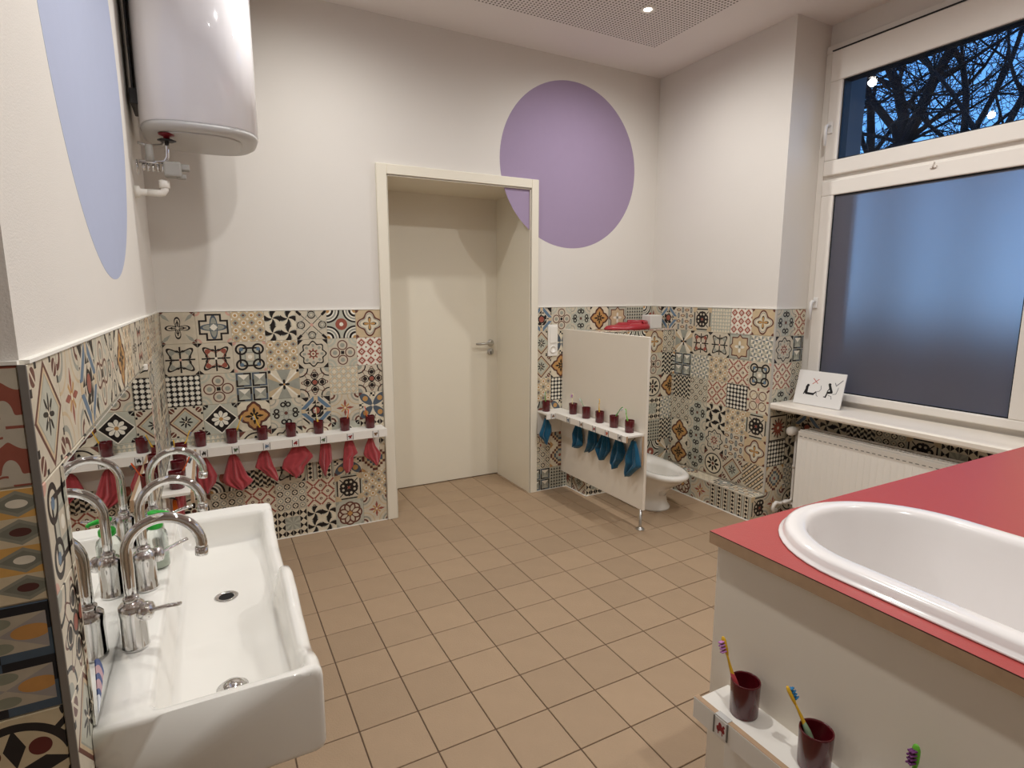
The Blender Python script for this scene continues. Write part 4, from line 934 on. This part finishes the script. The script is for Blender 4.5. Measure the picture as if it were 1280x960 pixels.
# ================================================================ WATER HEATER
wh = thing('water_heater', 'tall white wall-mounted electric water heater', 'water heater', (.036, 2.97, 2.075))
def sup(hx, hy, z, p=3.0, n=56):
    r_ = []
    for k in range(n):
        a = 2 * pi * k / n; c, s = cos(a), sin(a); q = (abs(c) ** p + abs(s) ** p) ** (-1 / p); r_.append((hx * q * c, hy * q * s, z))
    return r_
b = MB(); b.rings([sup(.218, .234, .022), sup(.226, .242, .026), sup(.226, .242, .76), sup(.21, .23, .775)]); b.build('tank_casing', enamel, wh)
b = MB(); b.rings([sup(.155, .175, -.004), sup(.185, .205, -.006), sup(.205, .226, -.002), sup(.221, .238, .008), sup(.223, .240, .0215)]); b.build('bottom_cap', greypl, wh, )['label'] = 'pale grey bottom cap'
b = MB(); b.rings([sup(.150, .170, -.010), sup(.158, .178, -.008), sup(.158, .178, -.0035)]); b.build('inspection_cover', greypl, wh)
b = MB(); b.box((-.247, -.10, .10), (-.214, .10, .16), .002); b.box((-.247, -.10, .55), (-.214, .10, .61), .002); b.box((-.240, -.09, .16), (-.232, .09, .55), .001); b.build('mounting_bracket', darkpl, wh)
b = MB(); b.box((.212, -.06, .02), (.226, -.03, .055), .003); b.build('front_clip', white_lac, wh)
b = MB(); b.lathe([(.0, .0), (.030, 0), (.028, -.006), (.012, -.012), (.012, -.024), (0, -.024)], (-.13, -.12, -.008), 20); b.build('valve_knob', redknob, wh)['label'] = 'red valve collar'
b = MB(); b.lathe([(0, 0), (.034, 0), (.034, -.005), (0, -.005)], (-.13, -.12, -.032), 6); b.build('valve_wing', darkpl, wh)
b = MB(); b.tube([(-.13, -.12, -.03), (-.132, -.12, -.07), (-.134, -.12, -.10), (-.145, -.12, -.120), (-.175, -.12, -.125), (-.235, -.12, -.126)], .0085, 12); b.build('water_pipe', chrome, wh)
b = MB()
for k in range(5): b.lathe([(.0, 0), (.014 + .002 * (k % 2), 0), (.014 + .002 * (k % 2), .011), (0, .011)], (-.225 + k * .017, -.12, -.148), 6 if k % 2 else 16, 'X')
b.lathe([(0, 0), (.030, 0), (.028, .006), (0, .007)], (-.2445, -.12, -.148), 24, 'X'); b.build('valve_body', chrome, wh)
b = MB(); b.box((-.150, -.155, -.180), (-.085, -.090, -.120), .008); b.box((-.090, -.14, -.150), (-.055, -.105, -.125), .004); b.box((-.105, -.14, -.185), (-.07, -.11, -.165), .003)
b.lathe([(.017, -.125), (.014, -.09), (.013, -.06), (.0, -.058)], (-.195, -.13, 0), 14); b.build('safety_group', valvegrey, wh)['label'] = 'grey plastic safety valve housing'
b = MB(); b.tube([(-.13, -.08, -.01), (-.15, -.08, -.045), (-.20, -.09, -.055), (-.235, -.1, -.05)], .006, 10); b.build('return_pipe', steel, wh)
dp = thing('drain_elbow', 'white plastic overflow elbow on the wall under the heater', 'pipe', (XL, 2.86, 1.83))
b = MB(); b.lathe([(0, 0.0002), (.024, 0.0002), (.024, .018), (.014, .022), (.014, .05)], (0, 0, 0), 24, 'X', cap1=False); b.tube([(.045, 0, 0), (.085, 0, 0), (.10, 0, .003), (.108, 0, .015), (.108, 0, .03)], .0145, 14); b.lathe([(.018, .022), (.020, .024), (.020, .052), (.015, .054), (.014, .04), (0, .04)], (.108, 0, 0), 20); b.build('elbow_pipe', white_lac, dp)

# ================================================================ CHANGING TABLE WITH TUB
ZT = .905; TX0, TX1, TY0, TY1 = .937, 2.62, -.95, .838
ct = thing('changing_table', 'baby changing table with red top and white side panels', 'changing table', (1.5, 0, 0))
def stad(off, z, cx=1.21, cy=.575, r=.238, y2=-.35, n=24):
    pts = []
    for k in range(n + 1):
        a = pi * k / n; pts.append((cx + (r + off) * cos(a), cy + (r + off) * sin(a) * 1.0, z))
    for k in range(n + 1):
        a = pi + pi * k / n; pts.append((cx + (r + off) * cos(a), y2 + (r + off) * sin(a), z))
    return pts
inner = stad(-.016, 0); cx0, cy0 = 1.21, .11
def toedge(p):
    dx, dy = p[0] - cx0, p[1] - cy0; t = 1e9
    if dx > 1e-9: t = min(t, (TX1 - cx0) / dx)
    if dx < -1e-9: t = min(t, (TX0 - cx0) / dx)
    if dy > 1e-9: t = min(t, (TY1 - cy0) / dy)
    if dy < -1e-9: t = min(t, (TY0 - cy0) / dy)
    return (cx0 + dx * t, cy0 + dy * t)
outer = [toedge(p) for p in inner]
for cxn, cyn in ((TX0, TY0), (TX0, TY1), (TX1, TY0), (TX1, TY1)):
    j = min(range(len(outer)), key=lambda i: (outer[i][0] - cxn) ** 2 + (outer[i][1] - cyn) ** 2); outer[j] = (cxn, cyn)
b = MB(); n = len(inner); lv = [('o', ZT - .027), ('o', ZT - .0022), ('o', ZT - .0002), ('o', ZT), ('i', ZT), ('i', ZT - .027)]
vs = []
for w_, z in lv:
    src = outer if w_ == 'o' else inner
    vs += [(p[0], p[1], z) for p in src]
mids = {0: 1, 1: 2, 2: 0, 3: 0, 4: 1, 5: 1}
for L_ in range(6):
    L2 = (L_ + 1) % 6
    b.add([], []); fs = [(L_ * n + j, L_ * n + (j + 1) % n, L2 * n + (j + 1) % n, L2 * n + j) for j in range(n)]
    if L_ == 0: b.v = list(vs)
    b.f += fs; b.m += [mids[L_]] * n; b.sm += [False] * n
W(b, 'table_top', [redtop, ply, mat('laminate_core', '#4a2a24', .6)], ct, 'red laminate top with plywood edge')
W(MB().box((.951, TY0 + .02, .06), (.969, TY1 - .012, ZT - .0275), .001), 'side_panel', panelw, ct)
W(MB().box((.9695, TY1 - .030, .06), (TX1 - .02, TY1 - .012, ZT - .0275), .001), 'back_panel', panelw, ct)
W(MB().box((TX1 - .038, TY0 + .02, .06), (TX1 - .02, TY1 - .031, ZT - .0275), .001), 'side_panel', panelw, ct)
W(MB().box((1.0, TY0 + .06, 0.0), (TX1 - .06, TY1 - .06, .0595)), 'plinth', darkpl, ct)
bt = MB(); z0 = ZT
bt.rings([stad(o_, z0 + z_) for o_, z_ in ((-.010, .0004), (.0, .0006), (.001, .003), (-.001, .005), (-.006, .0065), (-.008, .010), (-.010, .018), (-.014, .0225), (-.020, .0245), (-.044, .0245), (-.050, .022), (-.056, .012), (-.062, -.02), (-.075, -.15), (-.095, -.20), (-.13, -.215))], cap0=False)
tubT = W(bt, 'bathtub', tub, ct, 'white oval inset baby bathtub')
# shelf on the table side
ZC = .570
ts = thing('cup_shelf', 'white cup shelf with plywood-edged lip on the changing table side', 'shelf', (.9, .4, .52))
W(MB().box((.868, -.50, ZC - .012), (.9505, .775, ZC), .0008), 'shelf_board', white_lac, ts)
b = MB(); b.box((.855, -.50, ZC - .046), (.8675, .782, ZC + .001), .0004); b.box((.8555, -.499, ZC + .0008), (.8672, .7815, ZC + .0022), 0, 1); W(b, 'shelf_lip', [white_lac, ply], ts)
W(MB().box((.9385, -.50, .38), (.9505, .765, ZC - .0125), .001), 'hook_board', white_lac, ts)
card(ts, (.855, .708, ZC - .020), (0, -1, 0), (-1, 0, 0), (RED, 9))
b = MB(); b.box((.8545, .692, ZC + .0016), (.8685, .724, ZC + .0035), .0003); W(b, 'card_clip', greypl, ts)
card(ts, (.855, .54, ZC - .020), (0, -1, 0), (-1, 0, 0), (ORG, 3))
cup('maroon plastic cup at the far end of the changing table shelf', .910, .700, ZC, 'cups on the changing table shelf')
cup('maroon plastic cup in the middle of the changing table shelf', .912, .548, ZC, 'cups on the changing table shelf')
cup('maroon plastic cup mostly below the picture edge on the changing table shelf', .912, .390, ZC, 'cups on the changing table shelf')
brush('yellow and red toothbrush with pink bristles in the far cup of the changing table shelf', (.905, .690, ZC + .006), (.892, .748, .718), 'yellow', 'pink', (-1, .2, 0), 'red')
brush('yellow toothbrush with blue bristles in the middle cup of the changing table shelf', (.915, .535, ZC + .006), (.894, .600, .702), 'yellow', 'blue', (1, .1, 0), 'greygreen')
brush('green toothbrush with purple bristles rising at the lower picture edge', (.912, .385, ZC + .006), (.912, .392, .735), 'lime', 'purple', (-1, .3, 0))

# ================================================================ RADIATOR
rd = thing('panel_radiator', 'white panel radiator below the window sill', 'radiator', (3.15, 1.7, .10))
RY0, RY1 = 1.30, 2.145
W(MB().box((3.098, RY0, .112), (3.112, RY1, .600), .004), 'front_panel', white_lac, rd)
W(MB().box((3.205, RY0 + .005, .125), (3.215, RY1 - .005, .596), .003), 'rear_panel', white_lac, rd)
W(MB().box((3.112, RY1 - .006, .125), (3.205, RY1 - .001, .603), .001), 'side_cover', white_lac, rd); b = MB(); b.box((3.112, RY0 + .001, .125), (3.205, RY0 + .006, .603), .001); W(b, 'side_cover', white_lac, rd)
b = MB(); 
b.box((3.110, RY0 + .006, .598), (3.120, RY1 - .006, .610), .002); b.box((3.196, RY0 + .006, .598), (3.206, RY1 - .006, .610), .002)
b.box((3.155, RY0 + .006, .598), (3.162, RY1 - .006, .606), .001)
for k in range(42): y = RY0 + .012 + k * .0198; b.box((3.120, y, .598), (3.196, y + .007, .605))
W(b, 'top_grille', white_lac, rd)
b = MB()
for k in range(27): y = RY0 + .02 + k * .0305; b.box((3.0972, y, .5690), (3.0990, y + .017, .5735))
W(b, 'embossed_slots', mat('slot_grey', '#8b8780', .6), rd, 'row of small dashed slots')
b = MB()
for k in range(24): y = RY0 + .03 + k * .034; b.box((3.0965, y, .14), (3.0985, y + .006, .555), .0009)
W(b, 'panel_ribs', white_lac, rd)
W(MB().tube([(3.205, 2.153, .575), (3.205, 2.215, .575)], .009, 12), 'valve_stub', upvc, rd)
b = MB(); b.lathe([(0, -.052), (.016, -.050), (.026, -.040), (.029, -.02), (.027, .0), (.022, .012), (.014, .018), (.012, .035), (0, .035)], (3.175, 2.225, .575), 24, 'X'); b.lathe([(.013, -.02), (.015, -.02), (.015, .02), (0, .02)], (3.205, 2.225, .575), 16); W(b, 'thermostat_head', white_lac, rd)
b = MB(); b.tube([(3.205, 2.225, .56), (3.205, 2.225, .145), (3.203, 2.224, .125), (3.185, 2.222, .118), (3.12, 2.22, .118)], .0085, 12); b.lathe([(.013, 0), (.013, .02), (0, .02)], (3.205, 2.225, .33), 14); W(b, 'supply_pipe', upvc, rd)
b = MB(); b.tube([(3.19, 2.255, .100), (3.13, 2.25, .100), (3.09, 2.25, .112), (3.075, 2.252, .10), (3.072, 2.256, .07), (3.085, 2.262, .055), (3.12, 2.265, .055)], .0115, 14); b.tube([(3.19, 2.235, .10), (3.19, 2.155, .10)], .009, 12); b.lathe([(0, 0), (.017, 0), (.017, .03), (0, .03)], (3.175, 2.25, .100), 8, 'X'); W(b, 'return_pipe', upvc, rd)
b = MB(); 
for y in (2.09, 2.05): b.lathe([(0, 0), (.008, 0), (.007, -.010), (0, -.011)], (3.098, y, .135), 12, 'X')
W(b, 'vent_plug', white_lac, rd)

# ================================================================ SIGN ON THE SILL
sg = thing('pictogram_board', 'white board with sitting-posture pictograms leaning on the window sill', 'sign', (3.168, 2.243, .752))
al = (Vector((3.184, 1.956, .752)) - Vector((3.168, 2.243, .752))); w_ = al.length; al.normalize()
tilt = radians(14); nrw = Vector((0, 0, 1)).cross(al).normalized()
if nrw.x > 0: nrw = -nrw
upv = (Vector((0, 0, 1)) * cos(tilt) - nrw * sin(tilt)); nf = al.cross(upv).normalized()
if nf.x > 0: nf = -nf
H_ = .208
def sb(u, v, t=0): return tuple(al * u + upv * v + nf * t + Vector((0, 0, .0025)))
b = MB(); vs = [sb(u, v, t) for t in (-.0, -.006) for u, v in ((0, 0), (w_, 0), (w_, H_), (0, H_))]; b.add(vs, [(0, 1, 2, 3), (4, 5, 6, 7), (0, 1, 5, 4), (1, 2, 6, 5), (2, 3, 7, 6), (3, 0, 4, 7)])
bd = b.build('board', paper, sg)
def stroke(b, pts, w, mi=0, closed=False):
    ps = [Vector(p) for p in pts]
    for a, c in zip(ps, ps[1:]):
        d = (c - a); n_ = Vector((-d.y, d.x)).normalized() * w / 2; a2, c2 = a - d.normalized() * w * .3, c + d.normalized() * w * .3
        poly(b, [sb(*(a2 + n_), .0002), sb(*(c2 + n_), .0002), sb(*(c2 - n_), .0002), sb(*(a2 - n_), .0002)], tuple(nf * .0006), mi)
def dot(b, c, r, mi=0): poly(b, [sb(c[0] + r * cos(2 * pi * k / 14), c[1] + r * sin(2 * pi * k / 14), .0002) for k in range(14)], tuple(nf * .0007), mi)
S_ = lambda u, v: ((u - 215) / 400 * w_, (v and (850 - v + (u - 215) * .155) / 290 * H_ * 1.0))
b = MB()
k = .0058
for pl, wd in (([(312, 712), (312, 765)], .016), ([(312, 715), (292, 775)], .006), ([(312, 770), (375, 780)], .013), ([(375, 780), (395, 762)], .008)): stroke(b, [S_(*p) for p in pl], wd)
dot(b, S_(318, 703), .0085)
for pl, wd in (([(500, 715), (522, 765)], .014), ([(525, 768), (490, 770)], .013), ([(490, 770), (480, 808)], .008), ([(480, 808), (465, 803)], .005), ([(505, 730), (488, 758)], .005)): stroke(b, [S_(*p) for p in pl], wd)
dot(b, S_(497, 702), .0085)
b.build('black_figures', mat('print_black', '#1c1a1b', .6), bd)
b = MB()
for pl in ([(395, 762), (420, 757), (432, 740), (428, 710)], [(398, 765), (402, 790), (415, 800)], [(535, 785), (560, 782), (568, 750), (570, 730)], [(500, 792), (525, 800), (532, 825)]): stroke(b, [S_(*p) for p in pl], .003)
stroke(b, [S_(*p) for p in ((538, 690), (550, 715), (595, 672))], .004)
b.build('grey_outlines', mat('print_grey', '#77757a', .6), bd)
b = MB(); stroke(b, [S_(*p) for p in ((352, 645), (395, 690))], .0035); stroke(b, [S_(*p) for p in ((400, 655), (352, 692))], .0035); b.build('red_cross', mat('print_red', '#b8503f', .6), bd)

# ================================================================ DOWNLIGHTS
LAMPS = [(2.27, 2.668, 'round recessed ceiling downlight above the toilet')] + [(.58, 2.64, 'recessed downlight above the corner shelf')]
LAMPS += [(lx, ly, 'recessed downlight %s the camera on the %s side of the room' % (w_, sd_)) for ly, w_ in ((1.45, 'ahead of'), (.0, 'nearly above')) for lx, sd_ in ((2.27, 'window'), (.58, 'mirror'))]
for (lx, ly, lab) in LAMPS:
    T = thing('recessed_downlight', lab, 'ceiling light', (lx, ly, CZ - .0035), 'recessed downlights')
    b = MB(); b.lathe([(.021, .0), (.022, -.0015), (.030, -.003), (.036, -.005), (.043, -.003), (.044, .0)], n=28, cap0=False, cap1=False); b.build('trim_ring', white_lac, T)
    b = MB(); b.lathe([(0, -.0012), (.021, -.0012)], n=24, cap0=False, cap1=False); b.build('lens', lens, T)
    ld = bpy.data.lights.new('lamp_light', 'SPOT'); ld.energy = LAMP_W * ((0.65 if lx > 1 else 0.85) if ly < 1 else (0.66 if ly > 2 else 1.05)); ld.color = LAMP_COL; ld.spot_size = radians(178); ld.spot_blend = 1.0; ld.shadow_soft_size = .03
    lo = bpy.data.objects.new('lamp_light', ld); COL.objects.link(lo); lo.parent = T; lo.location = (0, 0, -.035)

# ================================================================ OUTSIDE
gd = MB().box((3.7, -30, -1.6), (60, 45, -1.5)).build('dusk_ground', groundm); tag(gd, 'dark lawn outside the window at dusk', kind='structure')
def tree(name, label, base, fork, limbs, seed, r0, depth=6):
    rg = random.Random(seed); T = thing(name, label, 'tree', base, 'bare trees outside the window'); base = Vector(base)
    big, twig = MB(), MB()
    def branch(p, d, L_, r, lvl):
        K = 5 if lvl < 2 else 3; pts = [p]; rad = [r]; q = p.copy(); dd = d.copy(); bend = Vector((rg.uniform(-1, 1), rg.uniform(-1, 1), rg.uniform(-.7, .7))) * .12
        for i in range(K):
            dd = (dd + bend + Vector((rg.uniform(-1, 1), rg.uniform(-1, 1), rg.uniform(-.8, .9))) * (.10 + .05 * lvl)).normalized(); q = q + dd * (L_ / K); pts.append(q.copy()); rad.append(max(.0042, r * (1 - .5 * (i + 1) / K)))
        (big if lvl < 2 else twig).tube([tuple(x - base) for x in pts], rad, 7 if lvl < 2 else 3)
        if lvl >= depth: return
        for i in range(1, K + 1):
            if lvl == 0 and i < 2: continue
            if lvl >= 2 and (i == 1 or rg.random() < .22): continue
            if lvl == 1 and i == 2: continue
            for _ in range(2 if lvl == 0 or i == K else 1):
                ax = Vector((rg.uniform(-.8, .8), rg.uniform(-1, 1), rg.uniform(-.8, .8))).normalized()
                nd = (dd * rg.uniform(.3, .9) + ax * rg.uniform(.6, .95)).normalized()
                branch(pts[i], nd, L_ * rg.uniform(.45, .70), max(.007, min(.6 * r, rad[i] * rg.uniform(.40, .60))), lvl + 1)
    fk = Vector(fork)
    trunk = [base + (fk - base) * t for t in (0, .3, .6, .85, 1)]
    big.tube([tuple(x - base) for x in trunk], [r0 * 1.5, r0 * 1.15, r0, r0, r0 * 1.05], 10)
    for (dx, dy, dz, L_, rr_) in limbs: branch(fk.copy(), Vector((dx, dy, dz)).normalized(), L_, rr_, 0)
    big.build('trunk', bark, T); o = twig.build('twigs', bark, T); o['kind'] = 'stuff'
tree('bare_tree', 'thick forked bare tree trunk behind the upper window pane', (12, 6.62, -1.5), (12, 6.60, 4.25), [(0, .05, 1, 2.6, .11), (-.1, -.38, 1, 2.8, .11), (.1, .42, 1, 2.4, .08), (.3, -.9, .6, 2.0, .045), (-.2, .95, .4, 2.0, .04), (.2, -.6, .2, 1.8, .03)], 3, .20, 4)
tree('bare_tree', 'straight bare tree left of the forked trunk outside', (12.5, 7.55, -1.5), (12.5, 7.53, 4.2), [(0, 0, 1, 2.6, .09), (0, -.45, .9, 2.0, .05), (0, .6, .9, 1.8, .05), (.3, -.7, .5, 1.8, .04)], 5, .12, 4)
tree('bare_tree', 'slim bare tree right of the forked trunk outside', (12, 5.62, -1.5), (12, 5.6, 3.9), [(0, -.02, 1, 2.4, .065), (0, -.55, 1, 2.4, .055), (.1, .7, .7, 2.0, .04), (-.1, -.9, .6, 2.0, .035)], 8, .08, 4)
tree('bare_tree', 'leaning bare tree at the right end of the upper pane outside', (11.5, 5.05, -1.5), (11.5, 5.0, 3.6), [(0, -.45, 1, 2.4, .06), (0, .3, 1, 2.2, .045), (0, -1, .6, 2.0, .04)], 13, .08, 4)
bpy.context.view_layer.update()
print('objects', len(bpy.data.objects), 'tris approx', sum(len(o.data.polygons) for o in bpy.data.objects if o.type == 'MESH'))
